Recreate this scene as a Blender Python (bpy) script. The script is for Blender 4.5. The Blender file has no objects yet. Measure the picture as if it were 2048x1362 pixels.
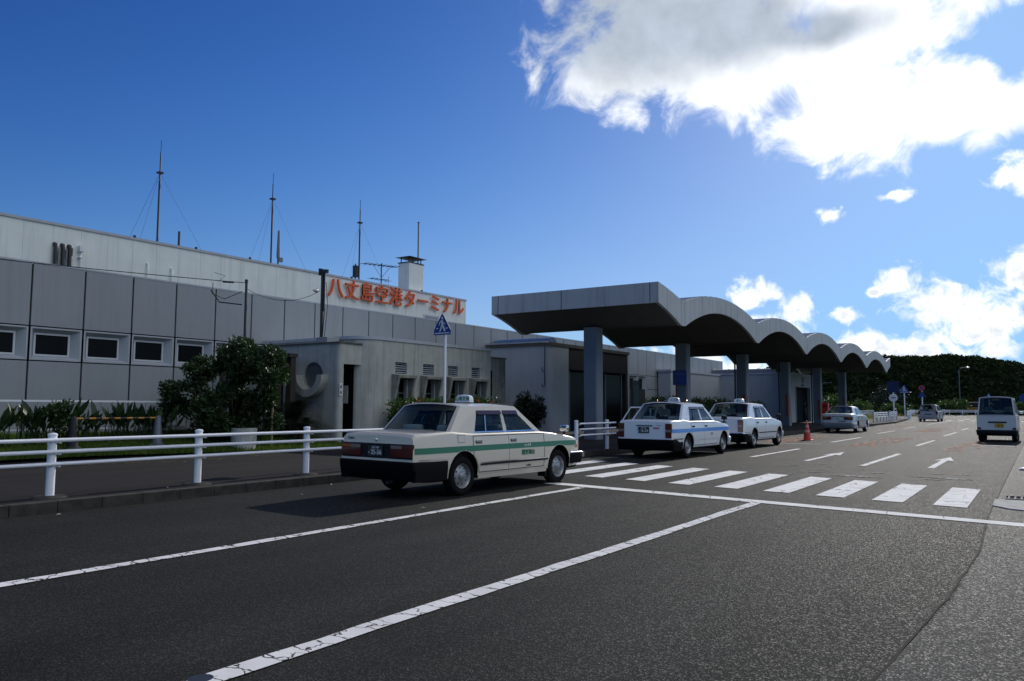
import bpy, bmesh, math, random
from mathutils import Vector, Matrix
R = math.radians
random.seed(7)
scene = bpy.context.scene
COL = scene.collection

# ------------------------------------------------------------------ camera
CAMH = 1.45
cam_d = bpy.data.cameras.new('camera'); cam = bpy.data.objects.new('camera', cam_d); COL.objects.link(cam)
pitch = math.atan(130/1565); yaw = R(34.0); roll = math.atan(0.0045)
d = Vector((-math.sin(yaw)*math.cos(pitch), math.cos(yaw)*math.cos(pitch), math.sin(pitch)))
r0 = Vector((math.cos(yaw), math.sin(yaw), 0)); u0 = r0.cross(d)
rr_ = r0*math.cos(roll) + u0*math.sin(roll); uu_ = rr_.cross(d)
m3 = Matrix((rr_, uu_, -d)).transposed()
cam.matrix_world = Matrix.Translation((0, 0, CAMH)) @ m3.to_4x4()
cam_d.sensor_width = 36; cam_d.lens = 1565/2048*36
cam_d.clip_start = 0.05; cam_d.clip_end = 5000
scene.camera = cam
scene.view_settings.view_transform = 'Standard'; scene.view_settings.look = 'None'
scene.view_settings.exposure = 0.0; scene.view_settings.gamma = 1
SUN_EL, SUN_AZ = 26.5, 2.0      # azimuth measured from +Y toward -X

# ------------------------------------------------------------------ sun
sd = bpy.data.lights.new('sun', 'SUN'); sd.energy = 3.0; sd.angle = R(0.5); sd.color = (1.0, 0.95, 0.88)
so = bpy.data.objects.new('sun', sd); COL.objects.link(so)
S = Vector((-math.sin(R(SUN_AZ))*math.cos(R(SUN_EL)), math.cos(R(SUN_AZ))*math.cos(R(SUN_EL)), math.sin(R(SUN_EL))))
so.rotation_euler = S.to_track_quat('Z', 'Y').to_euler()

# ------------------------------------------------------------------ world: Nishita sky + clouds by direction
world = bpy.data.worlds.new('World'); scene.world = world; world.use_nodes = True
nt = world.node_tree; N = nt.nodes; L = nt.links; N.clear()
def wn(t, **k):
    n = N.new(t)
    for a, b in k.items(): setattr(n, a, b)
    return n
def wmath(op, a, b=None, c=None, clamp=False):
    n = wn('ShaderNodeMath', operation=op); n.use_clamp = clamp
    for i, v in enumerate((a, b, c)):
        if v is None: continue
        if isinstance(v, (int, float)): n.inputs[i].default_value = v
        else: L.new(v, n.inputs[i])
    return n.outputs[0]
out = wn('ShaderNodeOutputWorld'); bg = wn('ShaderNodeBackground'); L.new(bg.outputs[0], out.inputs[0])
sky = wn('ShaderNodeTexSky', sky_type='NISHITA'); sky.sun_disc = False
sky.sun_elevation = R(SUN_EL); sky.sun_rotation = R(-SUN_AZ); sky.air_density = 1.0; sky.dust_density = 0.35; sky.ozone_density = 2.2
tc = wn('ShaderNodeTexCoord'); sep = wn('ShaderNodeSeparateXYZ'); L.new(tc.outputs['Generated'], sep.inputs[0])
az = wmath('MULTIPLY', wmath('ARCTAN2', sep.outputs[0], sep.outputs[1]), 57.29578)
el = wmath('MULTIPLY', wmath('ARCSINE', sep.outputs[2]), 57.29578)
comb = wn('ShaderNodeCombineXYZ'); L.new(az, comb.inputs[0]); L.new(el, comb.inputs[1])
def wnoise(scale, detail, rough=0.55, dist=0.0, vec=None, off=0):
    n = wn('ShaderNodeTexNoise'); n.inputs['Scale'].default_value = scale; n.inputs['Detail'].default_value = detail
    n.inputs['Roughness'].default_value = rough; n.inputs['Distortion'].default_value = dist
    mp = wn('ShaderNodeMapping'); mp.inputs['Location'].default_value = (off, off*.7, 0)
    L.new(vec or comb.outputs[0], mp.inputs[0]); L.new(mp.outputs[0], n.inputs['Vector'])
    return n
nA = wnoise(0.26, 10, 0.60, .5); nB = wnoise(0.65, 9, 0.60, .4, off=31)
def blob(cx, cy, rx, ry):
    dx = wmath('DIVIDE', wmath('SUBTRACT', az, cx), rx); dy = wmath('DIVIDE', wmath('SUBTRACT', el, cy), ry)
    q = wmath('ADD', wmath('MULTIPLY', dx, dx), wmath('MULTIPLY', dy, dy))
    return wmath('SUBTRACT', 1.0, wmath('SQRT', q))
def field(bl):
    f = None
    for b in bl:
        v = blob(*b); f = v if f is None else wmath('SMOOTH_MAX', f, v, 0.25)
    return f
BIG = [(-1.5, 27.2, 7.0, 3.4), (-8.5, 24.6, 6.5, 3.0), (-3.2, 18.6, 7.5, 2.5), (3, 18.3, 5, 2.6), (-21, 27.5, 10.8, 7), (-25.5, 23.9, 6.3, 3.9), (-17.5, 23, 9, 4.0), (-10, 19.7, 6.8, 4.7), (-5, 19.6, 6.2, 2.3),
       (-9, 28.6, 14, 5.6), (-3, 28.4, 9, 4.4)]
SML = [(-0.2, 14.2, 2.6, 1.4), (-11.6, 12.9, 1.1, .8), (-7.5, 13.9, 1.3, .5), (-16.9, 7.8, 2.1, 1.5), (-14.0, 6.6, 1.9, 1.5),
       (-16.0, 5.2, 3.2, 2.0), (-7.2, 8.0, 1.7, 1.7), (-5.4, 6.6, 2.8, 2.1), (-3.2, 5.2, 5.0, 3.4), (-.6, 8.0, 2.0, 2.6), (4, 6, 3.4, 3.6),
       (-10.8, 6.2, 1.3, .8), (-9.0, 7.6, .8, .4), (-7.5, 3.2, 6.0, 2.0), (-22, 2.0, 14, 2.6), (-10, 4.0, 5, 1.4)]
fb = wmath('ADD', field(BIG), wmath('MULTIPLY', wmath('SUBTRACT', nA.outputs[0], 0.5), 1.9))
fs = wmath('ADD', field(SML), wmath('MULTIPLY', wmath('SUBTRACT', nB.outputs[0], 0.5), 2.4))
def sstep(v, a, b):
    n = wn('ShaderNodeMapRange', interpolation_type='SMOOTHSTEP'); n.inputs[1].default_value = a; n.inputs[2].default_value = b
    L.new(v, n.inputs[0]); return n.outputs[0]
# unseen bright clouds added behind and right of the viewer to lift ambient light
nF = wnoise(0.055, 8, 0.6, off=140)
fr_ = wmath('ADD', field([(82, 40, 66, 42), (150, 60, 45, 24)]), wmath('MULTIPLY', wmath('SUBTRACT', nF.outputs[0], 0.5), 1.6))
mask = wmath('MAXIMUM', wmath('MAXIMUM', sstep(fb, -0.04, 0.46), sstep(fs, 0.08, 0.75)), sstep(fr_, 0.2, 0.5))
# thicker, shaded underside of the big cloud on the side away from the sun
greyf = field([(-25.5, 27, 11, 7), (-19, 26, 9, 4.2), (-12.5, 24.8, 7, 1.7)])
nC = wnoise(0.12, 6, 0.55, off=77)
grey = sstep(wmath('ADD', greyf, wmath('MULTIPLY', wmath('SUBTRACT', nC.outputs[0], 0.5), 0.8)), -0.05, 0.75)
nD = wnoise(0.55, 7, 0.6, off=5)
gsm = wmath('MULTIPLY', sstep(fs, 0.55, 1.0), sstep(nD.outputs[0], 0.40, 0.62))
g2 = wmath('MAXIMUM', grey, wmath('MULTIPLY', gsm, 0.6))
cc = wn('ShaderNodeMix', data_type='RGBA'); L.new(g2, cc.inputs['Factor'])
CLOUD_W = (11.5, 11.8, 12.2, 1); CLOUD_G = (5.0, 5.7, 6.7, 1)
cc.inputs['A'].default_value = CLOUD_W; cc.inputs['B'].default_value = CLOUD_G
# wisps give the white part a soft body
nE = wnoise(0.35, 8, 0.6, off=19)
cw = wn('ShaderNodeMix', data_type='RGBA', blend_type='MULTIPLY'); cw.inputs['Factor'].default_value = 1
L.new(cc.outputs['Result'], cw.inputs['A'])
rmp = wn('ShaderNodeMapRange'); rmp.inputs[1].default_value = .3; rmp.inputs[2].default_value = .7; rmp.inputs[3].default_value = .88; rmp.inputs[4].default_value = 1.12
L.new(nE.outputs[0], rmp.inputs[0]); L.new(rmp.outputs[0], cw.inputs['B'])
hs = wn('ShaderNodeHueSaturation'); hs.inputs['Saturation'].default_value = 1.12; hs.inputs['Value'].default_value = 1.0; L.new(sky.outputs[0], hs.inputs['Color'])
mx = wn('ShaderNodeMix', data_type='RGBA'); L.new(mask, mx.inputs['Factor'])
STR = 0.1
sc_ = wn('ShaderNodeSeparateColor'); L.new(hs.outputs[0], sc_.inputs[0]); cb_ = wn('ShaderNodeCombineColor')
for i_, (gam, k_, mx_) in enumerate(((2.0, 1.95, .34), (1.75, 1.5, .64), (1.5, 1.6, 1.25))):
    c_ = wmath('MULTIPLY', wmath('POWER', wmath('MULTIPLY', sc_.outputs[i_], STR), gam), k_)
    L.new(wmath('MULTIPLY', wmath('SUBTRACT', 1.0, wmath('EXPONENT', wmath('MULTIPLY', c_, -1/mx_))), mx_/STR), cb_.inputs[i_])
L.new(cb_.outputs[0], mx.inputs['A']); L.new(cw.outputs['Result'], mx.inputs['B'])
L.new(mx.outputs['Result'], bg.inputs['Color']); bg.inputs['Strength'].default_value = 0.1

# ------------------------------------------------------------------ materials
def mat(name, col, rough=.6, metal=0, var=0, vscale=3, streak=0, bump=0, bscale=60, spec=.5, coat=0, alpha=None, emit=0, trans=0):
    m = bpy.data.materials.new(name); m.use_nodes = True; n = m.node_tree.nodes; l = m.node_tree.links
    p = n['Principled BSDF']; p.inputs['Base Color'].default_value = (*col, 1); p.inputs['Roughness'].default_value = rough
    if rough >= .85 and spec == .5: spec = .15
    p.inputs['Metallic'].default_value = metal; p.inputs['Specular IOR Level'].default_value = spec; p.inputs['Coat Weight'].default_value = coat
    p.inputs['Coat Roughness'].default_value = .06
    t = n.new('ShaderNodeTexCoord')
    src = None
    if var or streak:
        no = n.new('ShaderNodeTexNoise'); no.inputs['Scale'].default_value = vscale; no.inputs['Detail'].default_value = 6; no.inputs['Roughness'].default_value = .6
        l.new(t.outputs['Object'], no.inputs['Vector'])
        mr = n.new('ShaderNodeMapRange'); mr.inputs[1].default_value = .3; mr.inputs[2].default_value = .7
        mr.inputs[3].default_value = 1-var; mr.inputs[4].default_value = 1+var; l.new(no.outputs[0], mr.inputs[0]); src = mr.outputs[0]
        if streak:
            mp = n.new('ShaderNodeMapping'); mp.inputs['Scale'].default_value = (3.2, 3.2, .22); l.new(t.outputs['Object'], mp.inputs[0])
            n2 = n.new('ShaderNodeTexNoise'); n2.inputs['Scale'].default_value = 1.6; n2.inputs['Detail'].default_value = 7; n2.inputs['Roughness'].default_value = .62; l.new(mp.outputs[0], n2.inputs['Vector'])
            m2 = n.new('ShaderNodeMapRange'); m2.inputs[1].default_value = .48; m2.inputs[2].default_value = .72; m2.inputs[3].default_value = 1; m2.inputs[4].default_value = 1-streak
            l.new(n2.outputs[0], m2.inputs[0]); mm = n.new('ShaderNodeMath'); mm.operation = 'MULTIPLY'; l.new(src, mm.inputs[0]); l.new(m2.outputs[0], mm.inputs[1]); src = mm.outputs[0]
        vm = n.new('ShaderNodeVectorMath'); vm.operation = 'SCALE'; vm.inputs[0].default_value = col; l.new(src, vm.inputs['Scale']); l.new(vm.outputs[0], p.inputs['Base Color'])
    if bump:
        nb = n.new('ShaderNodeTexNoise'); nb.inputs['Scale'].default_value = bscale; nb.inputs['Detail'].default_value = 4; l.new(t.outputs['Object'], nb.inputs['Vector'])
        b = n.new('ShaderNodeBump'); b.inputs['Strength'].default_value = bump; b.inputs['Distance'].default_value = .01; l.new(nb.outputs[0], b.inputs['Height']); l.new(b.outputs[0], p.inputs['Normal'])
    if emit:
        p.inputs['Emission Color'].default_value = (*col, 1); p.inputs['Emission Strength'].default_value = emit
    return m

def glass(name, tint=(.55, .62, .62), op=.35):
    m = bpy.data.materials.new(name); m.use_nodes = True; n = m.node_tree.nodes; l = m.node_tree.links; n.clear()
    o = n.new('ShaderNodeOutputMaterial'); tr = n.new('ShaderNodeBsdfTransparent'); tr.inputs[0].default_value = (*tint, 1)
    gl = n.new('ShaderNodeBsdfGlossy'); gl.inputs['Roughness'].default_value = .02; gl.inputs['Color'].default_value = (.85, .88, .9, 1)
    lw = n.new('ShaderNodeLayerWeight'); lw.inputs[0].default_value = .5; pw = n.new('ShaderNodeMath'); pw.operation = 'POWER'; pw.inputs[1].default_value = 5.0; l.new(lw.outputs['Facing'], pw.inputs[0]); fr = n.new('ShaderNodeMath'); fr.operation = 'ADD'; fr.inputs[1].default_value = .035; l.new(pw.outputs[0], fr.inputs[0])
    ad = n.new('ShaderNodeMath'); ad.operation = 'MULTIPLY_ADD'; ad.inputs[1].default_value = .9; ad.inputs[2].default_value = op*.05; ad.use_clamp = True; l.new(fr.outputs[0], ad.inputs[0])
    mi = n.new('ShaderNodeMixShader'); l.new(ad.outputs[0], mi.inputs[0]); l.new(tr.outputs[0], mi.inputs[1]); l.new(gl.outputs[0], mi.inputs[2]); l.new(mi.outputs[0], o.inputs[0])
    return m

def leafmat(name, col, col2, rough=.4, tr=.25):
    m = bpy.data.materials.new(name); m.use_nodes = True; n = m.node_tree.nodes; l = m.node_tree.links
    p = n['Principled BSDF']; p.inputs['Roughness'].default_value = rough; p.inputs['Specular IOR Level'].default_value = .05 if rough > .5 else .4
    g = n.new('ShaderNodeNewGeometry'); rm = n.new('ShaderNodeMix'); rm.data_type = 'RGBA'
    rm.inputs['A'].default_value = (*col, 1); rm.inputs['B'].default_value = (*col2, 1)
    l.new(g.outputs['Random Per Island'], rm.inputs['Factor']); l.new(rm.outputs['Result'], p.inputs['Base Color'])
    t = n.new('ShaderNodeBsdfTranslucent'); l.new(rm.outputs['Result'], t.inputs[0]); mi = n.new('ShaderNodeMixShader'); mi.inputs[0].default_value = tr
    l.new(p.outputs[0], mi.inputs[1]); l.new(t.outputs[0], mi.inputs[2]); l.new(mi.outputs[0], n['Material Output'].inputs[0])
    return m

def asphalt(name, dark, light, rough=.72, speck=1.0, patch=.18, spec=.5):
    m = bpy.data.materials.new(name); m.use_nodes = True; n = m.node_tree.nodes; l = m.node_tree.links
    p = n['Principled BSDF']; p.inputs['Roughness'].default_value = rough; p.inputs['Specular IOR Level'].default_value = spec
    t = n.new('ShaderNodeTexCoord')
    v = n.new('ShaderNodeTexVoronoi'); v.inputs['Scale'].default_value = 95; l.new(t.outputs['Object'], v.inputs['Vector'])
    a = n.new('ShaderNodeTexNoise'); a.inputs['Scale'].default_value = 110; a.inputs['Detail'].default_value = 5; a.inputs['Roughness'].default_value = .75; l.new(t.outputs['Object'], a.inputs['Vector'])
    b = n.new('ShaderNodeTexNoise'); b.inputs['Scale'].default_value = .55; b.inputs['Detail'].default_value = 8; b.inputs['Roughness'].default_value = .6; l.new(t.outputs['Object'], b.inputs['Vector'])
    sv = n.new('ShaderNodeSeparateColor'); l.new(v.outputs['Color'], sv.inputs[0])
    s1 = n.new('ShaderNodeMapRange'); s1.inputs[1].default_value = .62; s1.inputs[2].default_value = 1.0; s1.inputs[3].default_value = 0; s1.inputs[4].default_value = .55*speck; l.new(sv.outputs[0], s1.inputs[0])
    s2 = n.new('ShaderNodeMapRange'); s2.inputs[1].default_value = .5; s2.inputs[2].default_value = .75; s2.inputs[3].default_value = 0; s2.inputs[4].default_value = .8*speck; l.new(a.outputs[0], s2.inputs[0])
    ad = n.new('ShaderNodeMath'); ad.operation = 'ADD'; ad.use_clamp = True; l.new(s1.outputs[0], ad.inputs[0]); l.new(s2.outputs[0], ad.inputs[1])
    mi = n.new('ShaderNodeMix'); mi.data_type = 'RGBA'; mi.inputs['A'].default_value = (*dark, 1); mi.inputs['B'].default_value = (*light, 1); l.new(ad.outputs[0], mi.inputs['Factor'])
    mr = n.new('ShaderNodeMapRange'); mr.inputs[1].default_value = .3; mr.inputs[2].default_value = .7; mr.inputs[3].default_value = 1-patch; mr.inputs[4].default_value = 1+patch; l.new(b.outputs[0], mr.inputs[0])
    # long tyre-polished bands
    mp = n.new('ShaderNodeMapping'); mp.inputs['Scale'].default_value = (1.1, .05, 1); l.new(t.outputs['Object'], mp.inputs[0])
    c = n.new('ShaderNodeTexNoise'); c.inputs['Scale'].default_value = 1.0; c.inputs['Detail'].default_value = 3; l.new(mp.outputs[0], c.inputs['Vector'])
    mc = n.new('ShaderNodeMapRange'); mc.inputs[1].default_value = .35; mc.inputs[2].default_value = .65; mc.inputs[3].default_value = .78; mc.inputs[4].default_value = 1.22; l.new(c.outputs[0], mc.inputs[0])
    mu = n.new('ShaderNodeMath'); mu.operation = 'MULTIPLY'; l.new(mr.outputs[0], mu.inputs[0]); l.new(mc.outputs[0], mu.inputs[1])
    rg = n.new('ShaderNodeMapRange'); rg.inputs[1].default_value = .1; rg.inputs[2].default_value = .7; rg.inputs[3].default_value = rough; rg.inputs[4].default_value = max(.2, rough-.42*speck); l.new(ad.outputs[0], rg.inputs[0]); l.new(rg.outputs[0], p.inputs['Roughness'])
    vm = n.new('ShaderNodeVectorMath'); vm.operation = 'SCALE'; l.new(mi.outputs['Result'], vm.inputs[0]); l.new(mu.outputs[0], vm.inputs['Scale']); l.new(vm.outputs[0], p.inputs['Base Color'])
    bu = n.new('ShaderNodeBump'); bu.inputs['Strength'].default_value = .55; bu.inputs['Distance'].default_value = .006; l.new(a.outputs[0], bu.inputs['Height'])
    bv = n.new('ShaderNodeBump'); bv.inputs['Strength'].default_value = .5; bv.inputs['Distance'].default_value = .005; l.new(v.outputs['Distance'], bv.inputs['Height']); l.new(bu.outputs[0], bv.inputs['Normal'])
    l.new(bv.outputs[0], p.inputs['Normal'])
    return m

def worn(name, paint, under, amount=.42, scale=9, crack=.02, cscale=2.2, cs=(1, 1, 1)):
    m = bpy.data.materials.new(name); m.use_nodes = True; n = m.node_tree.nodes; l = m.node_tree.links
    p = n['Principled BSDF']; p.inputs['Roughness'].default_value = .85; p.inputs['Specular IOR Level'].default_value = .12
    t = n.new('ShaderNodeTexCoord')
    a = n.new('ShaderNodeTexNoise'); a.inputs['Scale'].default_value = scale; a.inputs['Detail'].default_value = 9; a.inputs['Roughness'].default_value = .7; l.new(t.outputs['Object'], a.inputs['Vector'])
    s = n.new('ShaderNodeMapRange'); s.inputs[1].default_value = amount-.02; s.inputs[2].default_value = amount+.02; l.new(a.outputs[0], s.inputs[0])
    mp = n.new('ShaderNodeMapping'); mp.inputs['Scale'].default_value = cs; l.new(t.outputs['Object'], mp.inputs[0])
    no = n.new('ShaderNodeTexNoise'); no.inputs['Scale'].default_value = 3; l.new(mp.outputs[0], no.inputs['Vector'])
    va = n.new('ShaderNodeVectorMath'); va.operation = 'MULTIPLY_ADD'; va.inputs[1].default_value = (.5, .5, .5); l.new(no.outputs['Color'], va.inputs[0]); l.new(mp.outputs[0], va.inputs[2])
    v = n.new('ShaderNodeTexVoronoi'); v.feature = 'DISTANCE_TO_EDGE'; v.inputs['Scale'].default_value = cscale; l.new(va.outputs[0], v.inputs['Vector'])
    s2 = n.new('ShaderNodeMapRange'); s2.inputs[1].default_value = crack; s2.inputs[2].default_value = crack*1.6+.001; l.new(v.outputs['Distance'], s2.inputs[0])
    mu = n.new('ShaderNodeMath'); mu.operation = 'MULTIPLY'; l.new(s.outputs[0], mu.inputs[0]); l.new(s2.outputs[0], mu.inputs[1])
    g = n.new('ShaderNodeTexNoise'); g.inputs['Scale'].default_value = 2.5; g.inputs['Detail'].default_value = 5; l.new(t.outputs['Object'], g.inputs['Vector'])
    mr = n.new('ShaderNodeMapRange'); mr.inputs[1].default_value = .3; mr.inputs[2].default_value = .7; mr.inputs[3].default_value = .86; mr.inputs[4].default_value = 1.05; l.new(g.outputs[0], mr.inputs[0])
    vm = n.new('ShaderNodeVectorMath'); vm.operation = 'SCALE'; vm.inputs[0].default_value = paint; l.new(mr.outputs[0], vm.inputs['Scale'])
    mi = n.new('ShaderNodeMix'); mi.data_type = 'RGBA'; mi.inputs['A'].default_value = (*under, 1); l.new(vm.outputs[0], mi.inputs['B']); l.new(mu.outputs[0], mi.inputs['Factor']); l.new(mi.outputs['Result'], p.inputs['Base Color'])
    return m

ASPH = (.038, .039, .038)
M = dict(
 road=asphalt('road_asphalt', (.008, .009, .008), (.064, .066, .055), .92, 1.0, .3, .12),
 road2=asphalt('road_asphalt_patch', (.012, .014, .014), (.082, .088, .082), .86, .9, .2, .15),
 walk=asphalt('sidewalk_asphalt', (.016, .014, .013), (.045, .041, .038), .9, .5, .15, .15),
 kerb=mat('kerb_concrete', (.055, .052, .046), .9, var=.35, vscale=6, bump=.5),
 paint=worn('road_paint', (.76, .76, .73), ASPH, .31, 14, .006, 1.2),
 wpaint=worn('road_paint_cracked', (.72, .72, .70), ASPH, .36, 22, .016, 1.0, (2.6, 5.5, 1)),
 fpaint=worn('road_paint_faded', (.42, .42, .40), ASPH, .51, 9, .02, 3),
 opaint=worn('road_paint_orange', (.62, .27, .15), ASPH, .50, 9, .02, 3),
 ypaint=worn('road_paint_yellow', (.25, .21, .06), (.03, .03, .028), .50, 8, .02, 3),
 joint=mat('joint_filler', (.008, .008, .008), .9),
 concrete=mat('old_concrete', (.43, .44, .405), .92, var=.12, vscale=2.2, streak=.32, bump=.35, bscale=25),
 concrete_d=mat('stained_concrete', (.27, .265, .235), .95, var=.22, vscale=3, streak=.5, bump=.4, bscale=25),
 panel=mat('grey_panel', (.29, .315, .33), .5, var=.05, vscale=.5, streak=.10),
 panel_l=mat('pale_wall', (.40, .43, .45), .7, var=.06, vscale=1.0, streak=.10),
 upper=mat('white_wall', (.80, .84, .80), .8, var=.05, vscale=1, streak=.14),
 seam=mat('dark_seam', (.018, .02, .024), .7),
 frame=mat('aluminium', (.55, .57, .60), .45, .3),
 recess=mat('window_surround', (.40, .43, .46), .6),
 wglass=mat('dark_window', (.004, .005, .006), .3, spec=.12),
 black=mat('black_interior', (.004, .004, .005), .9, spec=.1),
 brown=mat('dark_cladding', (.035, .028, .022), .8, var=.15, vscale=2, streak=.2),
 coping=mat('coping', (.42, .45, .50), .5, var=.08),
 copd=mat('dark_coping', (.10, .09, .075), .8, var=.2),
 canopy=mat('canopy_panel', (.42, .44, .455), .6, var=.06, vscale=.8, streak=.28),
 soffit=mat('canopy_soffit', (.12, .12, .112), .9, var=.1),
 pillar=mat('pillar_paint', (.155, .18, .21), .55, var=.08, vscale=1.5),
 white=mat('white_paint', (.80, .82, .86), .38, var=.03, vscale=5, coat=.3),
 steel=mat('grey_steel', (.16, .18, .20), .5, .5, var=.1),
 dsteel=mat('dark_steel', (.03, .034, .04), .5, .3),
 cable=mat('cable', (.02, .02, .022), .7),
 orange=mat('sign_orange', (.76, .115, .012), .5, var=.06, vscale=5),
 blue=mat('sign_blue', (.008, .045, .24), .45), wht=mat('sign_white', (.75, .76, .78), .5),
 red=mat('red_plastic', (.55, .035, .02), .4, var=.08, vscale=6), brickred=mat('orange_cloth', (.30, .06, .03), .8, var=.1),
 grass=leafmat('grass_blades', (.06, .12, .018), (.11, .17, .03), .6, .35),
 soil=mat('lawn_soil', (.045, .062, .018), .95, var=.4, vscale=3, bump=.5, bscale=18),
 field=mat('rough_ground', (.09, .12, .035), .95, var=.4, vscale=.3),
 leaf=leafmat('glossy_leaves', (.012, .030, .007), (.038, .078, .016), .42, .22),
 leafd=leafmat('dark_leaves', (.008, .018, .007), (.018, .032, .012), .45, .1),
 strel=leafmat('lance_leaves', (.014, .032, .011), (.036, .062, .022), .3, .25),
 hedge=leafmat('hedge_leaves', (.03, .07, .012), (.08, .14, .025), .4, .3),
 scrub=leafmat('scrub_leaves', (.010, .019, .007), (.036, .054, .018), .95, .14),
 hillm=mat('hill_soil', (.018, .026, .010), .95, var=.4, vscale=.2),
 bark=mat('bark', (.05, .035, .022), .9, var=.3, vscale=8), bamboo=mat('bamboo', (.22, .17, .09), .6, var=.2, vscale=6),
 redf=mat('red_petals', (.5, .03, .02), .6), yel=mat('yellow_paint', (.42, .19, .015), .5), blk=mat('black_plastic', (.012, .012, .013), .5),
 rubber=mat('tyre_rubber', (.008, .008, .008), .9, spec=.15, var=.2, vscale=10), chrome=mat('chrome', (.8, .8, .8), .12, 1),
 rim=mat('wheel_steel', (.32, .33, .34), .4, .6), trim=mat('black_trim', (.008, .008, .012), .5, spec=.25), bump=mat('bumper_plastic', (.005, .005, .006), .75, spec=.12),
 cream=mat('cream_paint', (.66, .61, .50), .32, coat=.6, var=.015, vscale=2), cwhite=mat('white_car_paint', (.72, .76, .80), .30, coat=.6, var=.015, vscale=2),
 silver=mat('silver_car_paint', (.48, .51, .53), .35, .35, coat=.5), vanw=mat('van_paint', (.58, .61, .60), .4, coat=.3), wgrey=mat('pale_silver_paint', (.40, .42, .45), .4, .3, coat=.4),
 green=mat('green_stripe', (.012, .15, .075), .35, coat=.4), bstripe=mat('blue_stripe', (.06, .23, .68), .35, coat=.4),
 tail=mat('tail_lamp_red', (.075, .005, .005), .15, coat=.5), amber=mat('amber_lens', (.40, .08, .01), .2, coat=.5), clear=mat('clear_lens', (.22, .18, .17), .15, coat=.5), lamp=mat('lamp_glass', (.6, .6, .6), .1),
 visor=mat('window_visor', (.035, .018, .03), .1, spec=.7), seat=mat('seat_cloth', (.12, .13, .14), .9), cover=mat('seat_cover', (.62, .66, .66), .8), inter=mat('car_interior', (.03, .03, .032), .9),
 platew=mat('plate_white', (.62, .65, .62), .4), plateg=mat('plate_green', (.012, .02, .015), .4), platey=mat('plate_yellow', (.65, .36, .02), .4),
 skin=mat('skin', (.30, .18, .12), .6), shirt=mat('dark_shirt', (.03, .035, .06), .9), teal=mat('teal_board', (.02, .055, .06), .5), emblem=mat('emblem', (.03, .03, .03), .3, .5),
 cardglass=glass('car_glass', (.55, .63, .61), .3), cardglass2=glass('tinted_glass', (.34, .42, .38), .2),
 skyl=mat('skylight_blue', (.10, .16, .26), .3), bush_w=mat('white_petals', (.6, .6, .5), .7), dirt=mat('brown_ground', (.075, .058, .045), .95, var=.3, vscale=2, bump=.5, bscale=20),
)

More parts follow.
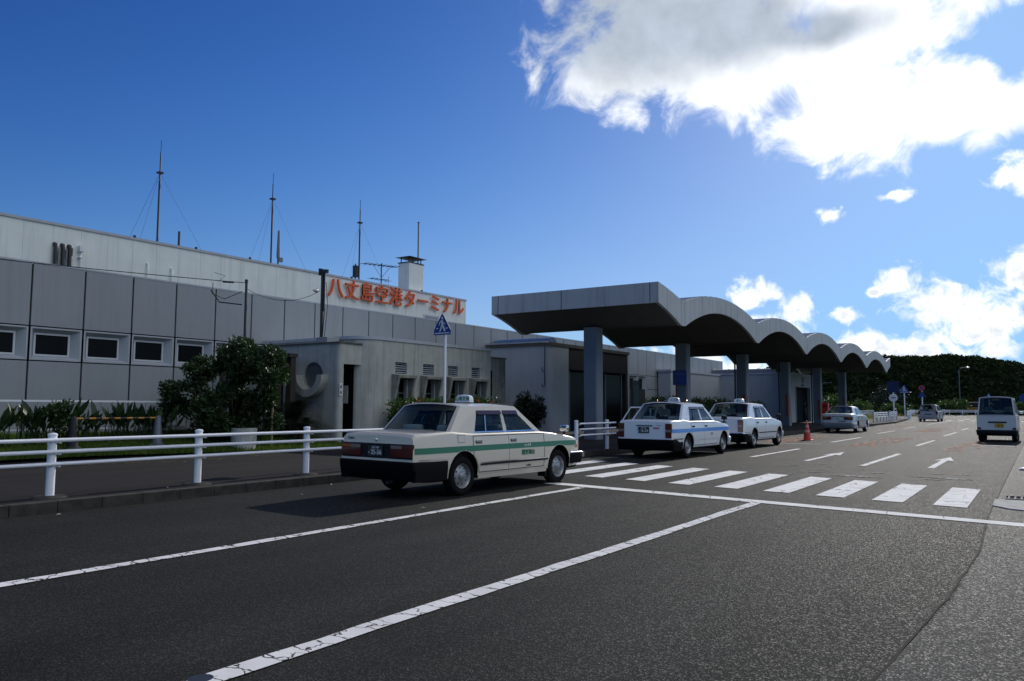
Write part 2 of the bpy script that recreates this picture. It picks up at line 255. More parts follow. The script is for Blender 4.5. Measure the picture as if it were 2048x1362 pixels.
# ------------------------------------------------------------------ mesh builder
class MB:
    def __init__(s): s.v = []; s.f = []; s.m = []; s.cur = 0
    def add(s, vs, fs):
        o = len(s.v); s.v += [tuple(a) for a in vs]; s.f += [tuple(i+o for i in f) for f in fs]; s.m += [s.cur]*len(fs); return s
    def box(s, x0, x1, y0, y1, z0, z1):
        x0, x1 = min(x0, x1), max(x0, x1); y0, y1 = min(y0, y1), max(y0, y1); z0, z1 = min(z0, z1), max(z0, z1)
        v = [(x0, y0, z0), (x1, y0, z0), (x1, y1, z0), (x0, y1, z0), (x0, y0, z1), (x1, y0, z1), (x1, y1, z1), (x0, y1, z1)]
        return s.add(v, [(0, 3, 2, 1), (4, 5, 6, 7), (0, 1, 5, 4), (1, 2, 6, 5), (2, 3, 7, 6), (3, 0, 4, 7)])
    def tube(s, pts, r, n=8, r2=None, cap=True):
        pts = [Vector(p) for p in pts]; k = len(pts); rings = []
        for i, p in enumerate(pts):
            t = (pts[min(i+1, k-1)]-pts[max(i-1, 0)]).normalized()
            a = Vector((0, 0, 1)) if abs(t.z) < .9 else Vector((1, 0, 0))
            u = t.cross(a).normalized(); w = t.cross(u)
            rad = r if r2 is None else r+(r2-r)*i/max(1, k-1)
            rings.append([p+u*math.cos(2*math.pi*j/n)*rad+w*math.sin(2*math.pi*j/n)*rad for j in range(n)])
        vs = [q for ring in rings for q in ring]; fs = []
        for i in range(k-1):
            for j in range(n): fs.append((i*n+j, i*n+(j+1) % n, (i+1)*n+(j+1) % n, (i+1)*n+j))
        if cap: fs += [tuple(reversed(range(n))), tuple(range((k-1)*n, k*n))]
        return s.add(vs, fs)
    def lathe(s, prof, c, axis='z', n=24):
        vs = []; fs = []
        for (r, h) in prof:
            for j in range(n):
                a = 2*math.pi*j/n; x, y = r*math.cos(a), r*math.sin(a)
                vs.append({'z': (c[0]+x, c[1]+y, c[2]+h), 'x': (c[0]+h, c[1]+x, c[2]+y), 'y': (c[0]+x, c[1]+h, c[2]+y)}[axis])
        for i in range(len(prof)-1):
            for j in range(n): fs.append((i*n+j, i*n+(j+1) % n, (i+1)*n+(j+1) % n, (i+1)*n+j))
        return s.add(vs, fs)
    def prism(s, poly, z0, z1):     # poly in xy
        n = len(poly); vs = [(x, y, z0) for x, y in poly]+[(x, y, z1) for x, y in poly]
        return s.add(vs, [tuple(reversed(range(n))), tuple(range(n, 2*n))]+[(i, (i+1) % n, n+(i+1) % n, n+i) for i in range(n)])
    def prism_x(s, poly, x0, x1):   # poly in yz
        n = len(poly); vs = [(x0, y, z) for y, z in poly]+[(x1, y, z) for y, z in poly]
        return s.add(vs, [tuple(reversed(range(n))), tuple(range(n, 2*n))]+[(i, (i+1) % n, n+(i+1) % n, n+i) for i in range(n)])
    def prism_y(s, poly, y0, y1):   # poly in xz
        n = len(poly); vs = [(x, y0, z) for x, z in poly]+[(x, y1, z) for x, z in poly]
        return s.add(vs, [tuple(reversed(range(n))), tuple(range(n, 2*n))]+[(i, (i+1) % n, n+(i+1) % n, n+i) for i in range(n)])
    def sheet(s, poly, z): return s.add([(x, y, z) for x, y in poly], [tuple(range(len(poly)))])
    def grid(s, fn, nu, nv):
        vs = [fn(i/nu, j/nv) for i in range(nu+1) for j in range(nv+1)]
        return s.add(vs, [(i*(nv+1)+j, (i+1)*(nv+1)+j, (i+1)*(nv+1)+j+1, i*(nv+1)+j+1) for i in range(nu) for j in range(nv)])
    def text(s, body, size, o, xd, yd, depth=.003, bold=0, spacing=1, vertical=False):
        c = bpy.data.curves.new('t', 'FONT'); c.body = body; c.size = size; c.align_x = 'CENTER'; c.align_y = 'CENTER'
        c.extrude = depth; c.space_character = spacing; c.resolution_u = 3
        ob = bpy.data.objects.new('t', c); COL.objects.link(ob); bpy.context.view_layer.update()
        me = bpy.data.meshes.new_from_object(ob.evaluated_get(bpy.context.evaluated_depsgraph_get()))
        o = Vector(o); xd = Vector(xd); yd = Vector(yd); nd = xd.cross(yd)
        sh = [(0, 0)] if not bold else [(0, 0), (bold, bold), (-bold, bold), (bold, -bold), (-bold, -bold)]
        for k_, (bx, by) in enumerate(sh):
            s.add([o+xd*(v.co.x+bx)+yd*(v.co.y+by)+nd*(v.co.z-k_*min(.002, depth*.1)) for v in me.vertices], [tuple(p.vertices) for p in me.polygons])
        bpy.data.objects.remove(ob); bpy.data.curves.remove(c); bpy.data.meshes.remove(me); return s
    def mesh(s, name, mats, off=(0, 0, 0), smooth=None, bevel=0):
        me = bpy.data.meshes.new(name); ox, oy, oz = off
        me.from_pydata([(x-ox, y-oy, z-oz) for x, y, z in s.v], [], s.f)
        mats = mats if isinstance(mats, (list, tuple)) else [mats]
        for m in mats: me.materials.append(m)
        for p, i in zip(me.polygons, s.m): p.material_index = i
        if smooth is not None or bevel:
            bm = bmesh.new(); bm.from_mesh(me)
            if bevel:
                bmesh.ops.remove_doubles(bm, verts=bm.verts, dist=1e-5)
                es = [e for e in bm.edges if len(e.link_faces) == 2 and e.calc_face_angle(0) > .5]
                bmesh.ops.bevel(bm, geom=es, offset=bevel, segments=2, profile=.6, affect='EDGES')
            if smooth is not None:
                for f in bm.faces: f.smooth = True
                for e in bm.edges: e.smooth = not (len(e.link_faces) == 2 and e.calc_face_angle(0) > smooth)
            bm.to_mesh(me); bm.free()
        me.update(); return me
def rootloc(o):
    while o.parent: o = o.parent
    return o.location
def put(name, mb, mats, parent=None, smooth=None, bevel=0, local=False, **t):
    """link a mesh; world coordinates unless local"""
    off = (0, 0, 0)
    if parent is not None and not local: off = tuple(rootloc(parent))
    o = bpy.data.objects.new(name, mb.mesh(name, mats, off, smooth, bevel)); COL.objects.link(o); o.parent = parent
    tag(o, **t); return o
def tag(o, label=None, cat=None, group=None, kind=None):
    if label: o['label'] = label
    if cat: o['category'] = cat
    if group: o['group'] = group
    if kind: o['kind'] = kind
def thing(name, label, cat, loc=(0, 0, 0), rz=0, group=None, sc=1):
    o = bpy.data.objects.new(name, None); COL.objects.link(o); o.location = loc; o.rotation_euler = (0, 0, rz); o.scale = (sc,)*3; o.empty_display_size = .2
    tag(o, label, cat, group); return o
def struct(name, mb, m, **k):
    o = put(name, mb, m, **k); o['kind'] = 'structure'; return o
SM = R(35)

# ------------------------------------------------------------------ ground, road, markings
g = MB(); g.sheet([(-2500, -2500), (2500, -2500), (2500, 2500), (-2500, 2500)], -.02); struct('ground', g, M['field'])
road = MB(); road.sheet([(-10.95, -30), (13, -30), (13, 60), (8, 95), (3, 120), (14, 172), (-30, 172), (-18, 128), (-12.6, 100), (-10.95, 78)], 0.0)
struct('road', road, M['road'])
rp = MB(); rp.sheet([(-.64, -30), (12, -30), (12, 12.4), (-.64, 12.4), (-.56, 9.4), (-.62, 6.9), (-.80, 4.6), (-.95, 2), (-1.2, 0)], .004); struct('road_patch', rp, M['road2'])
gut = MB(); gut.sheet([(-.64, 12.4), (12, 12.4), (12, 60), (-.64, 60)], .004); struct('roadside_ground', gut, M['road2'])
bd = MB(); bd.sheet([(-.28, 15.8), (9, 15.8), (9, 60), (-.6, 60), (-.45, 30)], .010); struct('roadside_dirt', bd, M['dirt'])
walk = MB()
walk.prism([(-22, -30), (-11.12, -30), (-11.12, 77.5), (-13, 100), (-18, 126), (-40, 126), (-40, 74), (-24, 74)], -.1, .15); struct('sidewalk', walk, M['walk'])
kb = MB()
yy = -30
while yy < 77:
    kb.box(-11.12, -10.95, yy+.006, min(yy+.6, 77.5), -.1, .153); yy += .6
struct('kerb', kb, M['kerb'], bevel=.012)
kb2 = MB(); kb2.prism([(-13, 100), (-12.75, 100), (-10.9, 77.6), (-11.12, 77.6)], -.1, .154); struct('kerb', kb2, M['kerb'])
def mark(name, poly, m='paint', z=.008): 
    b = MB(); b.sheet(poly, z); return struct(name, b, M[m])
def line(name, a, b, w, m='paint', z=.008):
    a = Vector(a); b = Vector(b); t = (b-a).normalized(); n = Vector((-t.y, t.x))*w/2
    k = max(1, int((b-a).length/.35)); P = [a+(b-a)*i/k for i in range(k+1)]
    jag = .012 if m == 'wpaint' else 0
    le = [tuple(p+n*(1+random.uniform(-1, 1)*jag/w*2)) for p in P]; ri = [tuple(p-n*(1+random.uniform(-1, 1)*jag/w*2)) for p in P]
    return mark(name, le+ri[::-1], m, z)
line('lane_line', (-7.02, -4), (-6.83, 12.35), .15, 'wpaint'); line('lane_line', (-3.75, -4), (-3.63, 12.0), .16, 'wpaint')
mark('stop_line', [(-7.75, 12.55), (-.24, 11.52), (6, 10.72), (6, 11.02), (-.24, 11.84), (-7.72, 12.88)])
for xl in (-1.40, -2.26, -3.13, -4.03, -4.95, -5.9, -6.87, -7.87, -8.9, -9.95):
    xr = xl+.45; nl = 13.2-.17*(xl+1); nr = 13.2-.17*(xr+1); fl = 16.25-.27*(xl+1); fr = 16.25-.27*(xr+1)
    mark('crosswalk_stripe', [(xl, nl), (xr, nr), (xr, fr), (xl, fl)])
for x, y0, y1 in ((-6.98, 22.7, 28.1), (-3.72, 21.0, 27.1), (-3.95, 33.1, 39.1), (-4.15, 45.2, 52.4), (-7.2, 34.1, 40.5), (-7.5, 46.9, 53.0), (-4.3, 58, 64), (-7.8, 59, 65), (-8.1, 75, 98)):
    line('lane_dash', (x, y0), (x, y1), .15)
for x, y0 in ((-5.3, 22.0), (-2.25, 21.2)):
    mark('road_arrow', [(x-.075, y0), (x+.075, y0), (x+.075, y0+3.3), (x+.24, y0+3.1), (x, y0+5.0), (x-.24, y0+3.1), (x-.075, y0+3.3)])
line('bay_line', (-10.2, 31.3), (-7.2, 32.2), .12); line('bay_line', (-10.4, 24), (-10.4, 60), .1, 'fpaint')
def bricks(x, y0, y1, w):
    b = MB(); y = y0; k = 0
    while y < y1:
        for q in range(4):
            xx = x-w/2+q*w/4+(.1 if k % 2 else 0)
            if random.random() < .72: b.sheet([(xx, y), (xx+w/4-.08, y), (xx+w/4-.08, y+.75), (xx, y+.75)], .008)
        y += .95; k += 1
    struct('faded_road_marking', b, M['opaint'])
bricks(-5.6, 31.2, 41, 1.2); bricks(-5.9, 52, 63, 1.2); bricks(-2.37, 29.9, 38.2, .9); bricks(-9.2, 32.6, 41, 1.2); bricks(-8.9, 62, 70, 1.2)
for i in range(16):
    x = random.uniform(-6, -1.6); y = random.uniform(17.5, 21.0); a = random.uniform(.1, .38)
    mark('faded_road_marking', [(x, y), (x+a, y-.05), (x+a*1.3, y+.07), (x+a*.3, y+.09)], 'fpaint')
mark('faded_road_marking', [(-4.0, 17.9), (-3.4, 17.6), (-2.7, 17.75), (-3.3, 17.95)], 'fpaint'); mark('faded_road_marking', [(-2.1, 18.4), (-1.5, 18.15), (-1.1, 18.3), (-1.6, 18.55)], 'fpaint')
for k in range(9): mark('crosswalk_stripe', [(-11+k*1.15, 97-k*.2), (-10.5+k*1.15, 97-k*.2), (-10.5+k*1.15, 101-k*.2), (-11+k*1.15, 101-k*.2)])
for k in range(6): mark('crosswalk_stripe', [(-8+k*1.3, 110), (-7.4+k*1.3, 110), (-7.4+k*1.3, 115), (-8+k*1.3, 115)])
line('bay_line', (-12, 90), (-8, 90), .4); line('bay_line', (-2.3, 35.5), (-.9, 35.2), .35)
for a, b in (((-17.2, 8.2), (-16.3, 10.6)), ((-16.9, 11.3), (-15.2, 12.1)), ((-18, 13.2), (-16.2, 12.9))): line('faded_sidewalk_line', a, b, .06, 'ypaint', .158)
mh = MB(); mh.lathe([(0.0, .009), (.065, .009), (.07, .002)], (-3.74, 2.62, 0), n=28); put('manhole_cover', mh, M['dsteel'], label='small dark round cover set in the asphalt near the bottom edge', cat='manhole cover')
# drain at the right edge
for x0, y0, x1, y1 in ((-.65, 12.6, -.645, 60), (-.80, 4.6, -.65, 6.9), (-.65, 6.9, -.58, 9.4), (-.58, 9.4, -.65, 12.4), (-.97, 2.0, -.80, 4.6)):
    k = max(2, int((y1-y0)/.25)); P_ = [(x0+(x1-x0)*i/k+random.uniform(-.006, .006), y0+(y1-y0)*i/k) for i in range(k+1)]
    mark('road_joint', [(x-.005-random.random()*.008, y) for x, y in P_]+[(x+.004+random.random()*.006, y) for x, y in P_[::-1]], 'joint', .006)
dr = thing('drain_grate', 'steel slotted drain grate in a concrete apron at the right road edge', 'drain', (0, 14.9, 0))
b = MB(); b.prism([(-.66, 13.65), (-.45, 13.35), (-.1, 13.15), (2.2, 12.9), (2.2, 14.6), (-.66, 14.6)], .0, .02); put('apron', b, M['concrete'], dr)
b = MB()
for k in range(22): b.box(-.5+k*.085, -.475+k*.085, 14.66, 15.1, .014, .03)
b.box(-.53, 1.2, 14.62, 14.655, 0, .034); b.box(-.53, 1.2, 15.105, 15.14, 0, .034); put('grating', b, mat('galvanised_grate', (.14, .145, .15), .8, spec=.2), dr)
b = MB(); b.sheet([(-.52, 14.63), (1.2, 14.63), (1.2, 15.13), (-.52, 15.13)], .012); put('pit', b, M['black'], dr)
b = MB(); b.lathe([(0, .075), (.10, .07), (.17, .055), (.20, .03), (.19, .018), (.18, .012)], (-.30, 21.9, 0), n=16); put('white_glint', b, M['wht'], smooth=SM, label='smooth white stone on the brown ground at the right edge', cat='glint')  # low white dome stands in for a blown-out reflection

# ------------------------------------------------------------------ lawn
def lawnz(x, y): return .15+max(0, min(1, (-18.3-x)/3.2))*.42
ln = MB(); nx, ny = 16, 40
edge = [(-25, -18.9), (8, -18.75), (10.2, -18.7), (14.7, -18.2), (18.2, -17.75), (30, -17.4)]
def ex(y):
    for (a, xa), (b_, xb) in zip(edge, edge[1:]):
        if y <= b_: return xa+(xb-xa)*max(0, (y-a))/(b_-a)
    return edge[-1][1]
def lfn(u, v):
    y = -8+v*26; x = ex(y)+(-24.2-ex(y))*u; return (x, y, lawnz(x, y)+.012+(.02 if u > 0 else 0)*math.sin(x*3)*math.sin(y*2.3))
ln.grid(lfn, nx, ny); struct('lawn', ln, M['soil'])
gb = MB()
for i in range(26000):
    y = random.uniform(2, 18); e = ex(y); x = e-random.random()**1.3*4.2
    if x < -23.8: continue
    z = lawnz(x, y); h = random.uniform(.05, .16)*(1.5 if random.random() < .1 else 1); a = random.uniform(0, 6.28); w = .012
    dx, dy = math.cos(a), math.sin(a); lx, ly = random.uniform(-.06, .06), random.uniform(-.06, .06)
    gb.add([(x-dx*w, y-dy*w, z), (x+dx*w, y+dy*w, z), (x+lx, y+ly, z+h)], [(0, 1, 2)])
put('grass', gb, M['grass'], kind='stuff', label='short green grass of the lawn behind the sidewalk', cat='grass')

# ------------------------------------------------------------------ guard rails along the kerb
def guard(ys, x, y0, y1, label, grp=None, zt=1.03, zr=(.94, .78, .61), r=.027, pr=.058, base=.15, block=False):
    t = thing('guard_rail', label, 'guard rail', (x, ys[0], base), group=grp)
    for y in ys:
        b = MB(); b.lathe([(pr, base), (pr, zt-.03), (pr+.006, zt-.03), (pr+.006, zt-.008), (pr*.8, zt+.006), (.001, zt+.012)], (x, y, 0), n=20)
        p = put('post', b, M['white'], t, smooth=SM)
        for z in zr: b = MB(); b.box(x-.02, x+pr+.03, y+pr-.005, y+pr+.03, z-.045, z-.028); put('bracket', b, M['frame'], p)
        if block:
            b = MB(); b.lathe([(.24, base-.005), (.20, base+.022), (.001, base+.03)], (x, y, 0), n=14); put('footing', b, M['kerb'], t)
    for z in zr:
        b = MB(); b.tube([(x+pr+.012, y0, z), (x+pr+.012, y1, z)], r, 12); put('rail', b, M['white'], t, smooth=SM)
    return t
guard([3.25, 5.54, 7.84, 10.12, 12.4], -11.47, 2.2, 13.2, 'long white three-rail guard rail beside the cream taxi', block=True)
guard([19.6, 21.5], -11.0, 19.7, 21.95, 'short two-post white guard rail in front of the nearest canopy pillar')
b = MB(); b.box(-11.2, -10.9, 19.0, 19.9, 0, .16); put('kerb_block', b, M['concrete'], bevel=.02, label='pale concrete block at the end of the kerb by the crosswalk', cat='kerb block')
# litter
for (x, y, lab) in ((-10.7, 5.3, 'tiny pale dry leaf on the road against the kerb near the left edge'), (-9.95, 8.7, 'tiny pale leaf on the road just left of the taxi shadow tip'), (-10.75, 10.1, 'tiny pale leaf at the kerb foot behind the cream taxi'), (-16.0, 10.6, 'tiny pale leaf in the middle of the sidewalk behind the rail'), (-11.3, 7.2, 'tiny pale leaf lying on top of the kerb between two rail posts'), (-7.3, 8.6, 'tiny pale leaf on the road between taxi shadow and lane line')):
    z = .153 if x < -10.96 else 0; a = random.uniform(0, 3); c, s_ = math.cos(a)*.035, math.sin(a)*.035; b = MB()
    b.add([(x-c, y-s_, z+.004), (x+s_*.5, y-c*.5, z+.012), (x+c, y+s_, z+.006), (x-s_*.5, y+c*.5, z+.016)], [(0, 1, 2, 3)])
    put('fallen_leaf', b, M['bush_w'], label=lab, cat='leaf')

# ------------------------------------------------------------------ terminal building
TX = -24.0; TY0, TY1 = 1.7, 69.8; TZ = 5.5
term = thing('terminal_building', 'long grey-panelled airport terminal with white upper storey and orange lettering', 'building', (-24, 30, .15))
b = MB()
S0 = 10.8-6*1.52
seams = [S0+1.52*k for k in range(0, 46)]
wz0, wz1 = 2.70, 3.66
# upper and lower rows of panels
for i in range(45):
    y0, y1 = S0+1.52*i+.028, S0+1.52*(i+1)-.028
    b.cur = 0; b.box(TX-.06, TX, y0, y1, wz1+.035, TZ)
    if i < 13 or i > 35 or True:
        b.box(TX-.06, TX, y0, y1, .1, wz0-.035) if i not in (32, 33) else None
b.cur = 1; b.box(TX-12, TX-.075, S0, S0+45*1.52, .0, wz0-.03); b.box(TX-12, TX-.075, S0, S0+45*1.52, wz1+.03, TZ-.02); b.box(TX-12, TX-.32, S0, S0+45*1.52, wz0-.03, wz1+.03)
b.cur = 2; b.box(TX-.09, TX+.012, S0, S0+45*1.52, TZ, TZ+.05)
b.box(TX-12, TX-.09, S0+45*1.52-.1, S0+45*1.52, 0, TZ)
put('panel_wall', b, [M['panel'], M['seam'], M['coping']], term)
for i in range(45):
    y0, y1 = S0+1.52*i+.03, S0+1.52*(i+1)-.03
    zb, zt = wz0, wz1
    tall = i in (32, 33)
    if i >= 12 and not tall:
        w = MB(); w.box(TX-.07, TX, y0, y1, zb, zt); put('spandrel_panel', w, M['panel'], term); continue
    if tall: zb = .4
    w = MB(); X1 = TX-.24; iy0, iy1, iz0, iz1 = y0+.19, y1-.24, zb+.13, zt-.15
    rim = .045
    O = [(TX, y0, zb), (TX, y1, zb), (TX, y1, zt), (TX, y0, zt)]; O2 = [(TX, y0+rim, zb+rim), (TX, y1-rim, zb+rim), (TX, y1-rim, zt-rim), (TX, y0+rim, zt-rim)]
    I = [(X1, iy0, iz0), (X1, iy1, iz0), (X1, iy1, iz1), (X1, iy0, iz1)]
    w.add(O+O2+I, [(0, 1, 5, 4), (1, 2, 6, 5), (2, 3, 7, 6), (3, 0, 4, 7), (4, 5, 9, 8), (5, 6, 10, 9), (6, 7, 11, 10), (7, 4, 8, 11)])
    win = put('window', w, M['recess'], term)
    f = MB(); t_ = .055
    f.box(X1-.02, X1+.03, iy0, iy1, iz0, iz0+t_); f.box(X1-.02, X1+.03, iy0, iy1, iz1-t_, iz1); f.box(X1-.02, X1+.03, iy0, iy0+t_, iz0+t_, iz1-t_); f.box(X1-.02, X1+.03, iy1-t_, iy1, iz0+t_, iz1-t_)
    put('frame', f, M['frame'], win)
    p = MB(); p.add([(X1, iy0+t_, iz0+t_), (X1, iy1-t_, iz0+t_), (X1, iy1-t_, iz1-t_), (X1, iy0+t_, iz1-t_)], [(0, 1, 2, 3)]); put('pane', p, M['wglass'], win)
UX = -27.0; UZ = 7.46; UY1 = 35.3
b = MB(); b.cur = 0
y = -2.0; random.seed(3)
while y < UY1-.01:
    w_ = min(.92, UY1-y); b.box(UX-.1, UX+random.choice((0, .001, .002)), y+.004, y+w_-.004, TZ-.6, UZ-.09); y += w_
b.box(UX-14, UX-.02, -2, UY1-.004, TZ-.6, UZ-.1)
b.cur = 1; b.box(UX-14, UX+.05, -2, UY1+.03, UZ-.09, UZ)
put('upper_storey', b, [M['upper'], M['coping']], term)
for y in (10.9, 15.5, 18.0, 20.5, 26.3, 31.4):
    b = MB(); b.box(UX+.01, UX+.07, y-.04, y+.04, UZ, UZ+.07); put('bracket', b, M['dsteel'], term)
# letters
for i, ch in enumerate('八丈島空港ターミナル'):
    b = MB(); yc = 25.22+1.02*i+(.05 if i > 4 else 0)
    b.text(ch, .98, (UX+.14, yc, 6.80+.008*i), (0, 1, 0), (0, 0, 1), .035, .010); put('sign_letter', b, M['orange'], term, label='orange wall letter '+ch)
# small fittings on the upper wall
for y in (12.78, 13.02, 13.24):
    b = MB(); b.tube([(UX+.12, y, TZ-.1), (UX+.12, y, 6.62), (UX+.10, y, 6.70), (UX-.02, y, 6.74)], .075, 10); put('exhaust_pipe', b, M['dsteel'], term, smooth=SM)
b = MB(); b.tube([(UX+.1, 13.6, TZ-.1), (UX+.1, 13.6, 6.55)], .035, 8); b.box(UX, UX+.2, 13.52, 13.68, 6.6, 6.8); b.box(UX, UX+.16, 13.54, 13.66, 6.38, 6.42); put('vent_pipe', b, M['wht'], term)
for y, z in ((16.04, 6.5), (17.0, 6.45)):
    b = MB(); b.tube([(UX+.09, y, TZ-.1), (UX+.09, y, z), (UX+.06, y, z+.07), (UX-.02, y, z+.1)], .04, 8); put('vent_pipe', b, M['upper'], term, smooth=SM)
b = MB(); b.box(UX, UX+.03, 10.6, 11.1, 6.35, 6.95); w_ = put('window', b, M['frame'], term); b = MB(); b.box(UX+.03, UX+.036, 10.66, 11.05, 6.4, 6.9); put('pane', b, M['wglass'], w_)
b = MB(); b.box(UX, UX+.03, 31.6, 32.9, 5.6, 6.28); w_ = put('window', b, M['frame'], term); b = MB(); b.box(UX+.03, UX+.036, 31.7, 32.8, 5.7, 6.2); put('pane', b, M['panel'], w_)
b = MB(); b.lathe([(0, .07), (.07, .05), (.08, 0)], (UX, 29.35, 6.02), 'x', 14); put('wall_lamp', b, M['cover'], term, smooth=SM)
# chimney
b = MB(); b.cur = 0; b.box(-28.05, -27.3, 30.75, 31.9, 6.5, 8.95); b.cur = 1; b.box(-28.08, -27.27, 30.72, 31.93, 8.95, 9.0)
for x in (-27.95, -27.4):
    for y in (30.85, 31.8): b.box(x-.02, x+.02, y-.02, y+.02, 9.0, 9.26)
ch = put('chimney', b, [M['upper'], M['dsteel']], term)
b = MB(); vs = [(-28.2, 30.6, 9.26), (-27.15, 30.6, 9.26), (-27.15, 32.05, 9.26), (-28.2, 32.05, 9.26), (-27.68, 31.3, 9.42)]
b.add(vs, [(3, 2, 1, 0), (0, 1, 4), (1, 2, 4), (2, 3, 4), (3, 0, 4)]); put('chimney_cap', b, M['dsteel'], ch)
# masts
def mast(y, base, join, top, label, x=-29):
    t = thing('radio_mast', label, 'antenna mast', (x, y, base), group='guyed antenna masts on the terminal roof')
    b = MB(); b.tube([(x, y, 6.8), (x, y, join-.35)], .042, 8); b.tube([(x, y, join-.35), (x, y, top-.5)], .028, 8); b.tube([(x, y, top-.5), (x, y, top)], .012, 6)
    b.box(x-.1, x+.1, y-.1, y+.1, join-.04, join+.03); put('pole', b, M['dsteel'], t)
    for dy, dx in ((-1.3, .0), (-.95, .25), (2.1, .2)):
        b = MB(); b.tube([(x, y, join), (x+dx, y+dy, 7.5)], .005, 4); put('guy_wire', b, M['cable'], t)
mast(17.62, 7.9, 10.72, 12.05, 'leftmost of the three tall guyed masts on the roof')
mast(23.2, 7.9, 10.9, 12.1, 'middle one of the three tall guyed masts on the roof')
mast(28.8, 7.9, 10.9, 12.1, 'rightmost of the three tall guyed masts, just left of the television antenna')
b = MB(); b.tube([(-29, 18.57, 7), (-29, 18.57, 8.5)], .05, 8); put('short_pole', b, M['dsteel'], label='short bare pole on the roof right of the first mast', cat='pole')
b = MB(); b.tube([(-28.5, 23.2, 7), (-28.5, 23.2, 8.15)], .05, 8); b.tube([(-28.5, 23.2, 8.1), (-28.5, 23.2, 9.35)], .085, 10, .05); b.box(-28.45, -28.35, 23.15, 23.35, 7.9, 8.1); put('panel_antenna', b, M['steel'], smooth=SM, label='thick tapering tube antenna beside the middle mast', cat='antenna')
b = MB(); b.tube([(-28.6, 28.15, 7), (-28.6, 28.15, 8.6)], .035, 8); b.box(-28.7, -28.5, 28.05, 28.25, 7.9, 8.5); put('roof_beacon', b, M['dsteel'], label='small dark beacon on the roof at the foot of the rightmost mast', cat='beacon')
b = MB(); b.tube([(-28.2, 32.5, 7), (-28.2, 32.5, 11.5)], .045, 8); b.lathe([(.06, 0), (.07, .06), (0, .09)], (-28.2, 32.5, 11.5), n=8); put('lightning_rod', b, M['steel'], label='plain thin rod rising behind the chimney', cat='lightning rod')
tv = thing('television_antenna', 'spiky television aerial on the roof left of the chimney', 'television antenna', (-28, 29.4, 7.4))
b = MB(); b.tube([(-28, 29.4, 7), (-28, 29.4, 8.75)], .03, 6); put('pole', b, M['dsteel'], tv)
b = MB(); b.tube([(-28, 28.1, 8.55), (-28, 30.6, 8.72)], .02, 5)
for k in range(8):
    y = 28.15+k*.33; z = 8.56+.068*(y-28.1); b.tube([(-28.35, y, z), (-27.65, y, z)], .012, 4)
b.tube([(-28, 28.8, 8.6), (-28, 29.4, 8.0)], .012, 4); b.tube([(-28, 30.1, 8.68), (-28, 29.4, 8.0)], .012, 4); put('upper_boom', b, M['dsteel'], tv)
b = MB(); b.tube([(-28, 28.6, 7.86), (-28, 29.95, 7.95)], .018, 5)
for k in range(6):
    y = 28.65+k*.25; b.tube([(-28.25, y, 7.88), (-27.75, y, 7.88)], .01, 4)
b.tube([(-28, 29.95, 7.75), (-28, 29.95, 8.15)], .012, 4); put('lower_boom', b, M['dsteel'], tv)

# ------------------------------------------------------------------ washroom hut
hut = thing('washroom_building', 'low stained concrete washroom with a round window and four louvred windows', 'building', (-20, 22, .15))
HX = -18.8
b = MB()
# block A : thin walls round a dark doorway, with a round window opening in the near wall
cx_, cz_, rw = -20.3, 2.42, .46
n_ = 32; ring = [(cx_+rw*math.cos(2*math.pi*k/n_), cz_+rw*math.sin(2*math.pi*k/n_)) for k in range(n_)]
X0, X1, Z0, Z1 = -23.95, -19.07, .15, 3.48
def sq(k):
    a = 2*math.pi*k/n_; c, s_ = math.cos(a), math.sin(a); m_ = max(abs(c), abs(s_)); return (cx_+c/m_*.75, cz_+s_/m_*.75)
outer = [sq(k) for k in range(n_)]
for yy_, flip in ((18.13, 0), (18.33, 1)):
    vs = [(x, yy_, z) for x, z in ring+outer]; fs = [(k, (k+1) % n_, n_+(k+1) % n_, n_+k) for k in range(n_)]; b.add(vs, fs)
b.add([(x, 18.13, z) for x, z in ring]+[(x, 18.33, z) for x, z in ring], [(k, (k+1) % n_, n_+(k+1) % n_, n_+k) for k in range(n_)])
for (xa, xb, za, zb_) in ((X0, cx_-.75, Z0, Z1), (cx_+.75, X1-.14, Z0, Z1), (cx_-.75, cx_+.75, Z0, cz_-.75), (cx_-.75, cx_+.75, cz_+.75, Z1)): b.box(xa, xb, 18.13, 18.33, za, zb_)
b.lathe([(.14, .15), (.14, 3.48)], (X1-.14, 18.27, 0), n=20)
b.box(-19.35, -19.08, 18.27, 19.2, 2.8, 3.48)
b.box(-23.9, -19.2, 18.4, 19.6, 3.36, 3.47)
wallA = put('entry_wall', b, M['concrete'], hut)
b = MB(); b.box(-23.95, -19.04, 18.09, 18.40, 3.48, 3.53); b.box(-19.4, -19.03, 18.40, 19.15, 3.48, 3.53); put('coping', b, M['copd'], hut)
b = MB(); b.box(-23.9, -20.6, 18.6, 18.7, .15, 3.4); b.box(-23.9, -19.22, 18.925, 18.945, .15, 3.3); put('passage_shade', b, M['black'], hut)  # black panels stand in for the shade inside the doorway
b = MB(); b.box(-19.75, -19.45, 18.905, 18.92, 1.5, 2.1); put('notice', b, M['cover'], hut)
